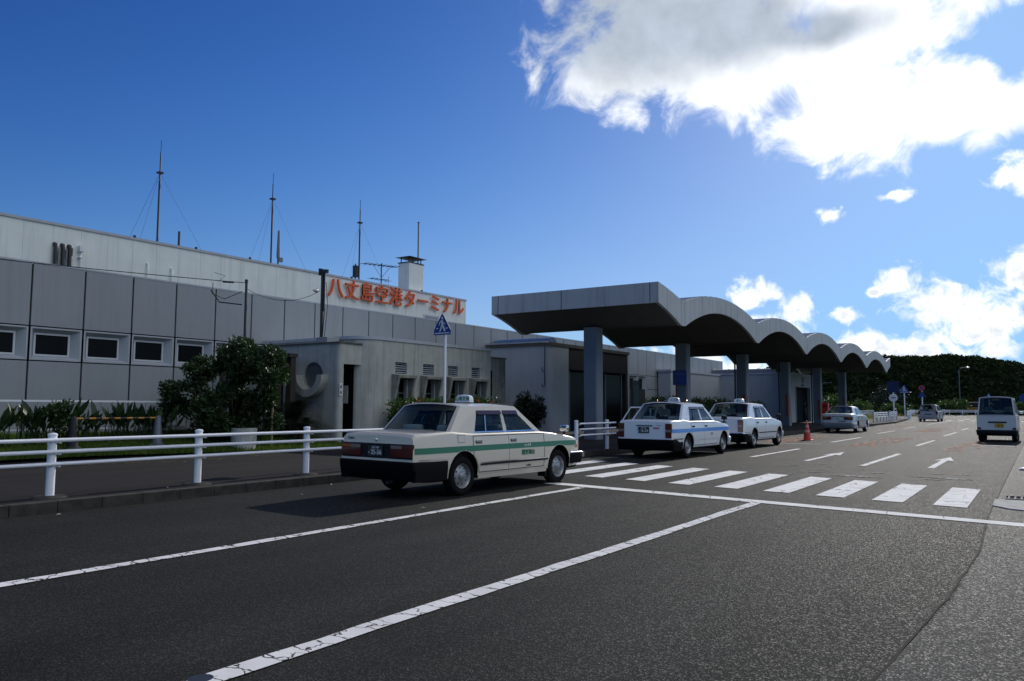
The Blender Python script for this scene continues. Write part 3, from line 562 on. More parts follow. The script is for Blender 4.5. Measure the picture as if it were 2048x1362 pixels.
# half ring planter below the round window
b = MB(); k0 = range(17)
pts_o = [(cx_+.74*math.cos(math.pi+math.pi*k/16), cz_+.02+.74*math.sin(math.pi+math.pi*k/16)) for k in k0]; pts_i = [(cx_+.50*math.cos(math.pi+math.pi*k/16), cz_+.02+.50*math.sin(math.pi+math.pi*k/16)) for k in k0]
for k in range(16):
    q = [pts_o[k], pts_o[k+1], pts_i[k+1], pts_i[k]]; b.prism_y(q, 17.82, 18.14)
rwn = put('round_window', b, M['concrete'], hut)
b = MB(); b.lathe([(.46, 0), (.46, .03), (.42, .03), (.42, 0)], (cx_, 18.17, cz_), 'y', 32); put('frame', b, M['panel'], rwn)
b = MB(); b.lathe([(.001, .0), (.42, .0)], (cx_, 18.19, cz_), 'y', 32); put('pane', b, mat('frosted_pane', (.10, .115, .12), .3), rwn)
b = MB(); b.box(-19.068, -19.05, 18.15, 18.27, 1.75, 2.15); wc = put('restroom_sign', b, M['wht'], hut)
b = MB()
for z in (1.86, 2.04): b.box(-19.05, -19.046, 18.18, 18.24, z-.06, z+.03); b.lathe([(.001, .004), (.02, .004)], (-19.05, 18.21, z+.055), 'x', 10)
put('figures', b, M['seam'], wc)
# block B with rounded near corner
arc = [(-19.6+.8*math.sin(a), 19.75-.8*math.cos(a)) for a in [math.pi/2*k/12 for k in range(13)]]
poly = [(-23.95, 18.97)]+[(-19.6, 18.95)]+arc[1:]+[(HX, 26.3), (-23.95, 26.3)]
Zr = 3.68
wins = [(20.53, 21.15), (22.03, 22.67), (23.50, 24.12), (25.0, 25.58)]
b = MB()
wallpts = [(-23.95, 18.97), (-19.6, 18.95)]+arc[1:]+[(HX, 20.4)]
for (xa, ya), (xb, yb) in zip(wallpts, wallpts[1:]):
    b.add([(xa, ya, .15), (xb, yb, .15), (xb, yb, Zr), (xa, ya, Zr)], [(0, 1, 2, 3)])
# front wall as strips around openings
def strip(y0, y1, z0, z1): b.add([(HX, y0, z0), (HX, y1, z0), (HX, y1, z1), (HX, y0, z1)], [(0, 1, 2, 3)])
yp = 20.4
for (a, c) in wins:
    strip(yp, a, .15, Zr); strip(a, c, 2.96, Zr); strip(a, c, 2.42, 2.56); strip(a, c, .15, 1.35)
    for (z0, z1) in ((2.56, 2.96), (1.35, 2.42)):   # reveals
        dpt = HX-.16
        b.add([(HX, a, z0), (HX, c, z0), (HX, c, z1), (HX, a, z1), (dpt, a, z0), (dpt, c, z0), (dpt, c, z1), (dpt, a, z1)], [(0, 1, 5, 4), (1, 2, 6, 5), (2, 3, 7, 6), (3, 0, 4, 7)])
    yp = c
strip(yp, 26.3, .15, Zr); b.add([(HX, 26.3, .15), (-23.95, 26.3, .15), (-23.95, 26.3, Zr), (HX, 26.3, Zr)], [(0, 1, 2, 3)])
b.add([(x, y, Zr) for x, y in poly], [tuple(range(len(poly)))])
put('window_wall', b, M['concrete'], hut, smooth=R(20))
b = MB(); off = .04
arc2 = [(-19.6+.84*math.sin(a), 19.75-.84*math.cos(a)) for a in [math.pi/2*k/12 for k in range(13)]]
o2 = [(-23.95, 18.91)]+[(-19.6, 18.91)]+arc2[1:]+[(HX+off, 26.34), (-23.95, 26.34)]
b.prism(o2, Zr+.002, Zr+.11); put('coping', b, M['coping'], hut)
for (a, c) in wins:
    w = MB(); w.cur = 0
    for k in range(5): z = 2.59+k*.078; w.add([(HX-.13, a, z+.05), (HX-.13, c, z+.05), (HX-.05, c, z), (HX-.05, a, z)], [(0, 1, 2, 3)])
    w.cur = 1; w.add([(HX-.155, a, 2.56), (HX-.155, c, 2.56), (HX-.155, c, 2.96), (HX-.155, a, 2.96)], [(0, 1, 2, 3)])
    put('louvre_window', w, [M['coping'], M['black']], hut)
    w = MB(); w.cur = 0; a2, c2 = a-.18, c+.16
    w.prism_y([(HX-.0, 2.53), (HX+.34, 2.50), (HX+.34, 2.40), (HX-.0, 2.36)], a2, c2)
    for yy_ in (a2, c2-.1): w.prism_y([(HX-.001, 2.37), (HX+.32, 2.395), (HX+.05, 1.2), (HX-.001, 1.2)], yy_+.001, yy_+.099)
    hd = put('window_hood', w, M['concrete_d'], hut)
    w = MB(); w.cur = 0; w.add([(HX-.15, a, 1.35), (HX-.15, c, 1.35), (HX-.15, c, 2.42), (HX-.15, a, 2.42)], [(0, 1, 2, 3)])
    w.cur = 1; w.box(HX-.148, HX-.12, (a+c)/2-.015, (a+c)/2+.015, 1.35, 2.42); w.box(HX-.147, HX-.121, a, c, 1.86, 1.89); w.box(HX-.147, HX-.121, a, c, 1.55, 1.575)
    put('casement', w, [M['wglass'], M['steel']], hut)
b = MB(); b.box(-23.9, -18.95, 26.35, 27.6, .15, 3.42); b.cur = 1; b.box(-23.9, -18.91, 26.35, 27.64, 3.42, 3.47); b.cur = 2; b.box(-18.96, -18.945, 26.4, 26.62, .15, 2.9); b.cur = 1
b.box(-19.2, -19.1, 26.6, 26.68, 3.47, 3.55); b.lathe([(.07, .02), (.09, .02), (.09, 0)], (-18.95, 27.35, 2.3), 'x', 12); put('side_annex', b, [M['concrete_d'], M['copd'], M['black']], hut)
# pole with floodlight on the hut roof
t = thing('service_pole', 'dark electrical pole with a floodlight standing on the washroom roof', 'pole', (-20.1, 18.25, 3.53))
b = MB(); b.tube([(-20.1, 18.25, 3.5), (-20.1, 18.25, 6.05)], .05, 10); b.tube([(-20.02, 18.27, 4.6), (-20.02, 18.27, 5.95)], .032, 8); b.box(-20.25, -20.17, 18.2, 18.3, 5.85, 6.08); b.box(-19.98, -19.86, 18.2, 18.3, 5.9, 6.02); put('pole', b, M['dsteel'], t, smooth=SM)
b = MB(); b.lathe([(.03, -.12), (.08, 0), (.075, .02), (0, .02)], (-20.22, 18.1, 5.3), 'y', 12); put('floodlight', b, M['frame'], t, smooth=SM)
b = MB(); b.tube([(-19.97, 18.3, 5.6), (-19.9, 18.32, 4.8), (-20.0, 18.3, 3.7)], .012, 5); b.tube([(-20.0, 18.28, 4.7), (-20.05, 18.25, 3.55)], .02, 5); put('hanging_cable', b, M['cable'], t)
b = MB(); b.box(-20.3, -19.75, 18.2, 18.75, 3.53, 3.72); put('roof_box', b, M['panel'], bevel=.01, label='flat grey metal box on the washroom roof at the foot of the pole', cat='utility box')
t = thing('cable_pole', 'thin dark steel pole rising out of the shrub in front of the grey panels', 'pole', (-19.85, 15, .5))
b = MB(); b.tube([(-19.85, 15, .4), (-19.85, 15, 5.17)], .04, 8); b.lathe([(.05, 0), (.05, .1), (0, .12)], (-19.85, 15, 5.12), n=8); put('pole', b, M['dsteel'], t)
def cable(pts, label, r=.012, sag=.25, n=14):
    a, c = Vector(pts[0]), Vector(pts[1]); P = [a+(c-a)*k/n-Vector((0, 0, 1))*sag*4*(k/n)*(1-k/n) for k in range(n+1)]
    b = MB(); b.tube(P, r, 5); put('overhead_cable', b, M['cable'], label=label, cat='cable')
cable([(-23.6, 8.4, 5.35), (-19.85, 15, 5.12)], 'thin overhead cable running left from the thin pole across the grey panels', .012, .03)
cable([(-19.85, 15, 4.95), (-20.15, 18.2, 5.3)], 'slack cable between the thin pole and the pole on the washroom roof', .009, .35)
b = MB()
b.tube([(-19.9, 14.9, 4.85), (-20.2, 14.5, 4.6), (-20.45, 14.25, 4.75), (-20.5, 14.3, 5.1)], .012, 5); b.tube([(-20.45, 14.2, 4.85), (-20.3, 14.4, 4.5), (-19.9, 14.9, 4.45)], .02, 5); b.tube([(-20.3, 14.35, 5.12), (-20.2, 14.5, 5.3), (-20.45, 14.3, 5.4)], .008, 5); b.tube([(-20.25, 14.45, 5.12), (-20.05, 14.7, 5.12)], .03, 6)
put('cable_bundle', b, M['cable'], label='tangle of looped cable and clamps hanging left of the thin pole top', cat='cable')

# ------------------------------------------------------------------ entrance hall
en = thing('entrance_hall', 'pale entrance hall with a dark portico behind the first canopy pillar', 'building', (-21, 37, .15))
EX, EY0, EY1, EZ = -20.0, 33.15, 41.85, 4.42
b = MB(); a_ = [(EX-.35+.35*math.sin(t), EY0+.35-.35*math.cos(t)) for t in [math.pi/2*k/8 for k in range(9)]]
b.prism([(-23.93, EY0), ]+a_+[(EX, 34.85), (-23.93, 34.85)], .1, EZ)
for k in range(5): pass
put('wall', b, M['panel_l'], en, smooth=R(20))
b = MB()
for k in range(6): b.box(-23.7+k*.62, -23.692+k*.62, EY0-.003, EY0+.01, .15, EZ)
put('wall_joint', b, M['panel'], en)
b = MB(); b.prism([(-23.93, EY0-.06)]+[(x+.05, y-.05) for x, y in a_]+[(EX+.05, EY1+.1), (-23.93, EY1+.1)], EZ+.002, EZ+.17); put('coping', b, [M['copd']], en)
b = MB(); b.prism([(-23.93, EY0-.08), (-20.5, EY0-.08), (-20.3, EY0+.05), (-20.3, EY0+.2), (-23.93, EY0+.2)], EZ+.17, EZ+.24); put('coping', b, M['coping'], en)
for k in range(3):
    x0 = -23.8+k*1.15; b = MB()
    b.grid(lambda u, v, x0=x0: (x0+1.1*u, EY0+.75-.45*math.cos(math.pi*v), EZ+.17+.32*math.sin(math.pi*v)), 2, 10); b.add([(x0+1.1, EY0+.75-.45*math.cos(math.pi*k_/10), EZ+.17+.32*math.sin(math.pi*k_/10)) for k_ in range(11)], [tuple(range(11))])
    put('skylight', b, M['skyl'], en, smooth=SM)
b = MB(); b.box(EX-.25, EX-.03, 34.86, EY1, 3.32, EZ); b.box(-23.9, EX-.03, EY1-.3, EY1, .1, 3.32); put('portico_fascia', b, M['brown'], en)
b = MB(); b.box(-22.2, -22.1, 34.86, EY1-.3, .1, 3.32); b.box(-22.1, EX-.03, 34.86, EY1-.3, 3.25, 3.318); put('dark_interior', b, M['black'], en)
for y in (35.15, 36.9, 39.2, 41.2):
    b = MB(); b.box(EX-.22, EX-.12, y-.06, y+.06, .15, 3.25); put('door_post', b, M['steel'], en)
for ya_, yb_ in ((35.21, 36.84), (39.26, 41.14)): b = MB(); b.box(EX-.18, EX-.16, ya_, yb_, .15, 3.2); put('door_glass', b, M['wglass'], en)
b = MB(); b.tube([(-20.32, EY0-.12, 4.4), (-20.32, EY0-.12, 2.5), (-20.34, EY0-.12, 2.4), (-20.46, EY0-.12, 2.4), (-20.48, EY0-.12, 2.55)], .022, 6); b.tube([(-20.32, EY0-.12, 3.1), (-20.45, EY0-.12, 3.15), (-20.5, EY0-.12, 3.35)], .018, 6)
put('hooked_pipe', b, M['dsteel'], en)
b = MB(); b.box(-21.06, -21, 44.5, 45.5, 1.25, 3.05); b.cur = 1; b.box(-21.0, -20.985, 44.6, 45.4, 1.35, 2.75); b.cur = 0
b.box(-21.05, -21.01, 44.55, 44.62, .15, 1.25); b.box(-21.05, -21.01, 45.38, 45.45, .15, 1.25)
put('notice_board', b, [M['dsteel'], M['teal']], label='dark teal notice board on legs right of the entrance portico', cat='notice board')

# ------------------------------------------------------------------ second wing
wg = thing('side_wing', 'long pale single-storey wing with a barrel skylight and a dark doorway under the far canopy', 'building', (-20, 68, .15))
b = MB(); b.cur = 0; WZ = 4.16
b.box(-23.9, -17.0, 66.1, 66.3, .1, WZ); b.box(-23.9, -22.9, 55.2, 66.1, .1, 4.05)
b.box(-17.2, -17.0, 66.3, 67.7, .1, WZ); b.box(-17.2, -17.0, 72.5, 73.7, .1, WZ); b.box(-17.2, -17.0, 67.7, 72.5, 3.12, WZ); b.box(-23.9, -17.2, 73.5, 73.7, .1, WZ)
b.cur = 1
for k in range(14): b.box(-23.5+k*.47, -23.492+k*.47, 66.096, 66.11, .15, WZ)
b.cur = 2; b.box(-23.95, -16.95, 66.03, 73.75, WZ, WZ+.12); b.box(-23.95, -22.82, 55.1, 66.03, 4.05, 4.2)
b.cur = 3; b.box(-19.5, -19.4, 66.3, 73.5, .15, WZ); b.cur = 1; b.box(-17.03, -16.96, 67.55, 67.7, .15, 3.2); b.box(-17.03, -16.96, 72.5, 72.65, .15, 3.2)
put('wing_wall', b, [M['panel_l'], M['panel'], M['coping'], M['black']], wg)
b = MB(); b.grid(lambda u, v: (-24+5.3*u, 67.6-.6*math.cos(math.pi*v), WZ+.12+.42*math.sin(math.pi*v)), 12, 10)
b.add([(-18.7, 67.6-.6*math.cos(math.pi*k/10), WZ+.12+.42*math.sin(math.pi*k/10)) for k in range(11)], [tuple(range(11))])
for k in range(5):
    x = -23.9+k*1.3; b.tube([(x, 67.6-.62*math.cos(math.pi*j/10), WZ+.12+.44*math.sin(math.pi*j/10)) for j in range(11)], .03, 5)
put('skylight', b, M['steel'], wg, smooth=SM)
b = MB(); b.text('11', .75, (-16.985, 70.1, 3.72), (0, 1, 0), (0, 0, 1), .004, .02); b.text('到着ロビー', .2, (-16.985, 70.1, 3.28), (0, 1, 0), (0, 0, 1), .003, .006); put('gate_sign', b, M['seam'], wg)

# ------------------------------------------------------------------ wavy entrance canopy
cp = thing('entrance_canopy', 'wavy-roofed concrete canopy on six square pillars over the taxi rank', 'canopy', (-14.55, 50, .15))
CX0, CX1 = -18.2, -11.0; P = 9.33; YC = 23.13
def zin(y):
    u = ((y-YC+P/2) % P)-P/2; u = min(1, abs(u)/(P/2-.2)); return 4.47+.88*(1-u*u)
def zout(y):
    u = ((y-YC+P/2) % P)-P/2; u = min(1, abs(u)/(P/2-.22)); return 5.37+.57*(1-u**2)
Y0c, Y1c = 25.5, 76.6
ys = []
for k in range(7):
    for t in range(-16, 17):
        y = YC+k*P+(P/2-.2)*t/16
        if Y0c < y < Y1c: ys.append(y)
ys = [Y0c]+ys+[Y1c]
# roof shell (slightly inside the fascia)
b = MB(); n_ = len(ys)
vs = []
for y in ys:
    for x, z in ((CX0+.12, zin(y)+.04), (CX1-.12, zin(y)+.04), (CX1-.12, zout(y)-.06), (CX0+.12, zout(y)-.06)): vs.append((x, y+(.12 if y == Y0c else 0)-(.12 if y == Y1c else 0), z))
fs = []
for i in range(n_-1):
    for j in range(4): fs.append((i*4+j, i*4+(j+1) % 4, (i+1)*4+(j+1) % 4, (i+1)*4+j))
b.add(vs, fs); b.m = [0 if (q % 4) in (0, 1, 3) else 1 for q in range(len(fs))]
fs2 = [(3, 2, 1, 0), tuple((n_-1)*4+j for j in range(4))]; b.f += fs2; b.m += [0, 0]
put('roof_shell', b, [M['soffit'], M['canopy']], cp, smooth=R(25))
def fascia(x0, x1, nm):
    b = MB(); vs = []
    for y in ys:
        for x, z in ((x0, zin(y)-.012), (x1, zin(y)-.012), (x1, zout(y)+.05), (x0, zout(y)+.05)): vs.append((x, y, z))
    fs = []
    for i in range(n_-1):
        for j in range(4): fs.append((i*4+j, i*4+(j+1) % 4, (i+1)*4+(j+1) % 4, (i+1)*4+j))
    fs += [(3, 2, 1, 0), tuple((n_-1)*4+j for j in range(4))]
    b.add(vs, fs); b.cur = 1
    for k in range(7):   # panel joints
        for dy in (-P/2-.19, -P/2+.19, -2.6, -.55, 1.7):
            y = YC+k*P+dy
            if y > Y0c+.1 and y < Y1c-.05:
                xs = (x1, x1+.003) if x1 > -14 else (x0-.003, x0); b.box(xs[0], xs[1], y-.009, y+.009, zin(y)-.008, zout(y)+.046)
    return put(nm, b, [M['canopy'], M['steel']], cp, smooth=R(25))
fascia(CX1-.12, CX1, 'side_fascia'); fascia(CX0, CX0+.12, 'side_fascia')
b = MB(); za, zb = zin(Y0c)-.012, zout(Y0c)+.05
b.box(CX0+.12, CX1-.12, Y0c+.001, Y0c+.12, za, zb); b.cur = 1
for x in (CX0+.32, -14.95, CX1-.32): b.box(x-.012, x+.012, Y0c-.003, Y0c+.001, za+.003, zb-.003)
put('end_fascia', b, [M['canopy'], M['seam']], cp); b = MB(); ze, zf = zin(Y1c)-.012, zout(Y1c)+.05; b.box(CX0+.12, CX1-.12, Y1c-.12, Y1c-.001, ze, zf)
put('end_fascia', b, [M['canopy'], M['seam']], cp)
b = MB()
for i in range(len(ys)-1):
    if i % 2 == 0 and i > 0: y = ys[i]; b.box(CX0+.1, CX1-.05, y-.018, y+.018, zout(y)-.06, zout(y)+.075)
put('roof_rib', b, M['coping'], cp)
for k in range(6):
    y = 27.3+P*k; b = MB(); c_ = .05; x0, x1 = -14.85, -14.25; y0, y1 = y-.28, y+.28
    b.prism([(x0+c_, y0), (x1-c_, y0), (x1, y0+c_), (x1, y1-c_), (x1-c_, y1), (x0+c_, y1), (x0, y1-c_), (x0, y0+c_)], .15, 4.52)
    pl = put('pillar', b, M['pillar'], cp)
    if k in (2, 3, 4):
        b = MB(); b.tube([(x0-.1, y0+.1, .15), (x0-.1, y0+.1, 4.5)], .05, 8); put('downpipe', b, M['dsteel'], cp)
for k, (nm, z0, z1, w) in {1: ('narrow orange cloth strip tied to the second canopy pillar', 1.2, 2.5, .08), 2: ('red-orange banner on the third canopy pillar behind the rear taxi', .9, 2.1, .22), 3: ('long red pennant on the fourth canopy pillar', .7, 2.3, .22), 4: ('red banner on the fifth canopy pillar by the postbox', .5, 2.0, .25), 5: ('small orange banner on the farthest canopy pillar', 1.0, 2.3, .16)}.items():
    y = 27.3+P*k-.30; w *= .75; b = MB(); xo = -14.78 if k == 1 else -14.42
    b.add([(xo-w/2, y, z1), (xo+w/2, y, z1), (xo+w/2, y, z0+.2), (xo, y-.01, z0), (xo-w/2, y, z0+.25)], [(0, 4, 3, 2, 1)]); b.box(xo-w/2, xo+w/2, y-.01, y+.015, z1-.02, z1+.01)
    b.add([(-14.245, y+.1, z1), (-14.245, y+.1+w, z1), (-14.245, y+.1+w, z0+.3), (-14.245, y+.1, z0+.1)], [(0, 3, 2, 1)])
    put('pillar_banner', b, M['brickred'], label=nm, cat='banner')
t = thing('hanging_sign', 'square dark blue sign board on the second canopy pillar', 'sign', (-14.52, 36.2, 2.5))
b = MB(); b.box(-14.88, -14.18, 36.14, 36.18, 2.48, 3.2); put('board', b, M['blue'], t)
b = MB(); b.text('バスのりば', .12, (-14.53, 36.136, 3.02), (1, 0, 0), (0, 0, 1), .002, .003); b.text('バス　タクシー', .07, (-14.53, 36.136, 2.72), (1, 0, 0), (0, 0, 1), .002, .002); put('lettering', b, mat('faded_blue_white', (.10, .16, .32), .5), t)

# ------------------------------------------------------------------ dark timber frame, cylinder planter, striped bar, white fence
t = thing('timber_frame', 'dark brown timber shelter frame between the shrub and the washroom', 'shelter', (-21, 17, .3))
for (x, y, w) in ((-20.45, 17.3, .12), (-20.75, 17.0, .10), (-21.45, 17.2, .10), (-22.6, 16.3, .1)):
    b = MB(); b.box(x-w, x+w, y-.1, y+.1, .2, 3.0); put('post', b, M['brown'], t)
b = MB(); b.box(-23.2, -20.3, 17.1, 17.45, 3.0, 3.12); b.box(-23.0, -20.35, 17.15, 17.3, 2.5, 2.66); b.box(-20.66, -20.36, 15.4, 17.1, 3.0, 3.11); put('beam', b, M['brown'], t)
b = MB(); b.box(-21.35, -20.72, 17.2, 17.23, .2, 2.5); put('side_panel', b, M['black'], t)
t_ = thing('planter', 'round grey concrete planter in front of the shrub', 'planter', (-18.75, 14.35, .18))
b = MB(); b.lathe([(.33, .15), (.36, .74), (.36, .78), (.31, .78), (.30, .70), (.001, .70)], (-18.75, 14.25, 0), n=24); put('pot', b, M['concrete'], t_, smooth=SM)
b = MB(); b.lathe([(.30, .71), (.001, .73)], (-18.75, 14.25, 0), n=16); put('soil', b, M['soil'], t_)
b = MB(); b.tube([(-18.55, 15.05, .15), (-18.5, 15.0, 3.0)], .035, 8); put('bamboo_pole', b, M['bamboo'], label='upright tan bamboo pole at the right side of the shrub', cat='pole')
t = thing('striped_barrier', 'yellow and black striped bar low among the lance-leaved plants', 'barrier', (-19.6, 11, .3))
b = MB(); b.cur = 0; ya, yb, n_ = 10.0, 12.06, 13
for k in range(n_):
    b.cur = k % 2; y = ya+(yb-ya)*k/n_; b.tube([(-19.6, y, 1.08), (-19.6, y+(yb-ya)/n_, 1.08)], .025, 8, cap=False)
put('bar', b, [M['yel'], M['blk']], t, smooth=SM)
for y, m in ((9.94, 'blk'), (12.15, 'steel')):
    b = MB(); b.lathe([(.22, .3), (.21, .36), (.13, .42), (.08, 1.1), (.02, 1.14)], (-19.6, y, .0), n=14); put('stand', b, M[m], t, smooth=SM)
t = thing('railing', 'low white railing along the foot of the grey panels behind the plants', 'railing', (-21.6, 9, .5))
b = MB(); b.box(-21.63, -21.57, 2, 15.6, 1.49, 1.54); b.box(-21.62, -21.58, 2, 15.6, .75, .79); put('top_rail', b, M['white'], t)
b = MB(); y = 2.1
while y < 15.6: b.box(-21.612, -21.588, y-.008, y+.008, .5, 1.49); y += .33
put('balusters', b, M['panel'], t)

# ------------------------------------------------------------------ vegetation builders
def leaf(b, p, dirv, up, ln_, w):
    d_ = dirv.normalized(); s_ = d_.cross(up)
    s_ = s_.normalized() if s_.length > 1e-4 else Vector((1, 0, 0)); n_ = s_.cross(d_)
    a = p; m1 = p+d_*ln_*.45+n_*ln_*.05
    b.add([a, m1+s_*w, p+d_*ln_-n_*ln_*.06, m1-s_*w], [(0, 1, 2, 3)])
def rv():
    while True:
        v = Vector((random.uniform(-1, 1), random.uniform(-1, 1), random.uniform(-1, 1)))
        if .05 < v.length < 1: return v.normalized()
def crown(b, clumps, n, ls, lw, shell=.55):
    tot = sum(c[3]*c[4]*c[5] for c in clumps)
    for (x, y, z, rx, ry, rz) in clumps:
        for i in range(int(n*rx*ry*rz/tot)):
            v = rv(); r_ = shell+(1-shell)*random.random()**.7
            p = Vector((x+v.x*rx*r_, y+v.y*ry*r_, z+v.z*rz*r_))
            dd = (v*.8+rv()*.9+Vector((0, 0, .25))); k = random.uniform(.6, 1.25)
            leaf(b, p, dd, rv(), ls*k, lw*k)
def clumpset(cx, cy, cz, rx, ry, rz, n, cr):
    out = []
    for i in range(n):
        v = rv(); r_ = random.random()**.4
        out.append((cx+v.x*rx*r_, cy+v.y*ry*r_, cz+v.z*rz*r_, cr*random.uniform(.7, 1.3), cr*random.uniform(.7, 1.3), cr*random.uniform(.6, 1.0)))
    return out
random.seed(11)
# big glossy shrub tree
t = thing('shrub_tree', 'big dark glossy-leaved shrub tree in front of the grey panelled wall', 'tree', (-19.7, 14.5, .45))
b = MB(); base = Vector((-19.7, 14.5, .3))
tips = [(-21.2, 14.1, 1.9), (-20.3, 14.7, 2.6), (-19.0, 14.3, 3.0), (-18.4, 14.8, 2.5), (-18.9, 13.9, 1.6)]
for q in tips:
    e_ = Vector(q); mid = base.lerp(e_, .45)+Vector((random.uniform(-.15, .15), random.uniform(-.15, .15), .1)); b.tube([base, mid, e_], .07, 7, .02)
b.tube([base-Vector((0, 0, .2)), base+Vector((0, 0, .25))], .11, 8)
put('trunk', b, M['bark'], t, smooth=SM)
b = MB()
cl = [(-21.3, 14.1, 1.75, .75, .7, .6), (-20.8, 14.3, 2.35, .6, .6, .45), (-20.2, 14.6, 1.3, .9, .8, .8), (-19.6, 14.3, 2.6, .75, .7, .55), (-18.85, 14.2, 2.92, .62, .6, .42), (-18.4, 14.6, 2.7, .6, .6, .45), (-18.6, 14.4, 2.0, .85, .7, .75), (-18.3, 14.8, 2.2, .5, .5, .5), (-19.5, 14.0, 1.2, .8, .7, .75), (-18.6, 14.8, 1.2, .5, .6, .6), (-21.7, 14.0, 1.35, .45, .45, .35), (-19.9, 14.6, .75, 1.3, .8, .45)]
cl2 = []
for c in cl:
    for k in range(7):
        v = rv(); cl2.append((c[0]+v.x*c[3]*.75, c[1]+v.y*c[4]*.75, c[2]+v.z*c[5]*.75, c[3]*.42, c[4]*.42, c[5]*.42))
crown(b, cl2, 24000, .135, .030, .1); put('crown', b, M['leaf'], t)
# spiky cycads by the washroom and behind the shrub
def fronds(b, c, n, ln_, droop=.5, w=.05, elmin=.1, elmax=1.3):
    c = Vector(c)
    for i in range(n):
        a = random.uniform(0, 6.283); e_ = random.uniform(elmin, elmax); L_ = ln_*random.uniform(.75, 1.1)
        d0 = Vector((math.cos(a)*math.cos(e_), math.sin(a)*math.cos(e_), math.sin(e_))); P_ = []
        for k in range(9): s_ = k/8; P_.append(c+d0*L_*s_-Vector((0, 0, 1))*droop*L_*s_*s_)
        for k in range(1, 9):
            tdir = (P_[k]-P_[k-1]).normalized(); side = tdir.cross(Vector((0, 0, 1))).normalized(); ll = L_*.26*math.sin(math.pi*min(1, (k+1)/9.5))
            for sgn in (-1, 1):
                for j in range(2):
                    p = P_[k-1].lerp(P_[k], j/2); q = p+side*sgn*ll+tdir*ll*.6; b.add([p-tdir*.012, p+tdir*.012, q], [(0, 1, 2)])
for (c, n, L_, lab) in (((-20.0, 17.1, .95), 70, 1.5, 'dark cycad with drooping fronds against the washroom wall'), ((-21.3, 16.6, 1.4), 36, 1.3, 'taller dark cycad inside the timber frame'), ((-21.2, 13.2, .75), 44, 1.25, 'spiky cycad at the left foot of the big shrub'), ((-19.3, 16.8, .6), 30, .9, 'small low cycad at the washroom doorway column')):
    t = thing('cycad', lab, 'plant', (c[0], c[1], lawnz(c[0], c[1])), group='cycads around the big shrub')
    b = MB(); b.tube([(c[0], c[1], lawnz(c[0], c[1])-.1), (c[0], c[1], c[2])], .13, 9, .10); put('trunk', b, M['bark'], t, smooth=SM)
    b = MB(); fronds(b, c, n, L_); put('fronds', b, M['leafd'], t)
# lance-leaved plants along the railing
def strel(x, y, n, h, lab):
    z0 = lawnz(x, y); t = thing('lance_leaf_plant', lab, 'plant', (x, y, z0), group='lance-leaved plants in front of the white railing')
    bs, bl = MB(), MB()
    for i in range(n):
        a = random.uniform(0, 6.283); lean = random.uniform(.05, .55); hh = h*random.uniform(.6, 1.05)
        bx, by = x+random.gauss(0, .12), y+random.gauss(0, .22)
        d_ = Vector((math.cos(a)*lean, math.sin(a)*lean, 1)).normalized(); p0 = Vector((bx, by, z0)); p1 = p0+d_*hh*.55
        bs.tube([p0, p0+d_*hh*.3, p1], .011, 4, .007)
        d2 = (d_+Vector((math.cos(a), math.sin(a), 0))*.25).normalized(); tip = p1+d2*hh*.55; side = d2.cross(Vector((-math.sin(a+.6), math.cos(a+.6), .2))).normalized(); w = hh*.075
        m1 = p1.lerp(tip, .35); m2 = p1.lerp(tip, .7); dn = Vector((0, 0, -.03))
        bl.add([p1, m1-side*w, m1+dn*.5, m1+side*w, m2-side*w*.75, m2+dn*.5, m2+side*w*.75, tip], [(0, 1, 2), (0, 2, 3), (1, 4, 5, 2), (2, 5, 6, 3), (4, 7, 5), (5, 7, 6)])
    put('stems', bs, M['strel'], t); put('leaves', bl, M['strel'], t)
for (x, y, n, h, lab) in ((-20.2, 8.3, 42, 1.0, 'leftmost clump of lance-leaved plants at the picture edge'), (-20.4, 9.3, 48, 1.0, 'second clump of lance leaves from the left edge'), (-20.5, 10.05, 55, 1.12, 'clump of lance leaves just left of the striped bar'), (-20.6, 10.8, 34, .8, 'clump of lance leaves behind the black stand'), (-20.5, 11.7, 55, 1.0, 'clump of lance leaves behind the left half of the striped bar'), (-20.5, 12.5, 52, 1.0, 'clump of lance leaves behind the right half of the striped bar'), (-20.3, 7.3, 40, 1.0, 'clump of lance leaves just left of the picture edge')):
    strel(x, y, n, h, lab)
# bushy sapling by the striped bar
t = thing('sapling', 'small broad-leaved sapling rising by the black stand of the striped bar', 'plant', (-20.1, 9.75, .4))
b = MB(); b.tube([(-20.1, 9.75, .3), (-20.1, 9.8, .9), (-20.2, 9.75, 1.35)], .02, 5, .008); put('stem', b, M['bark'], t)
b = MB(); crown(b, clumpset(-20.1, 9.8, 1.15, .28, .3, .3, 9, .16), 520, .13, .03, .2); put('leaves', b, M['leaf'], t)
# bush beside entrance hall
t = thing('round_bush', 'dark round bush against the pale wall of the entrance hall', 'bush', (-17.4, 26.9, .15))
b = MB()
for k in range(6): b.tube([(-17.4, 26.9, .15), (-17.4+random.uniform(-.5, .5), 26.9+random.uniform(-.5, .5), 1.5)], .03, 5, .01)
put('stems', b, M['bark'], t)
b = MB(); crown(b, clumpset(-17.4, 27.0, 1.15, .72, .75, .75, 34, .3), 4200, .15, .035, .2); put('foliage', b, M['leafd'], t)
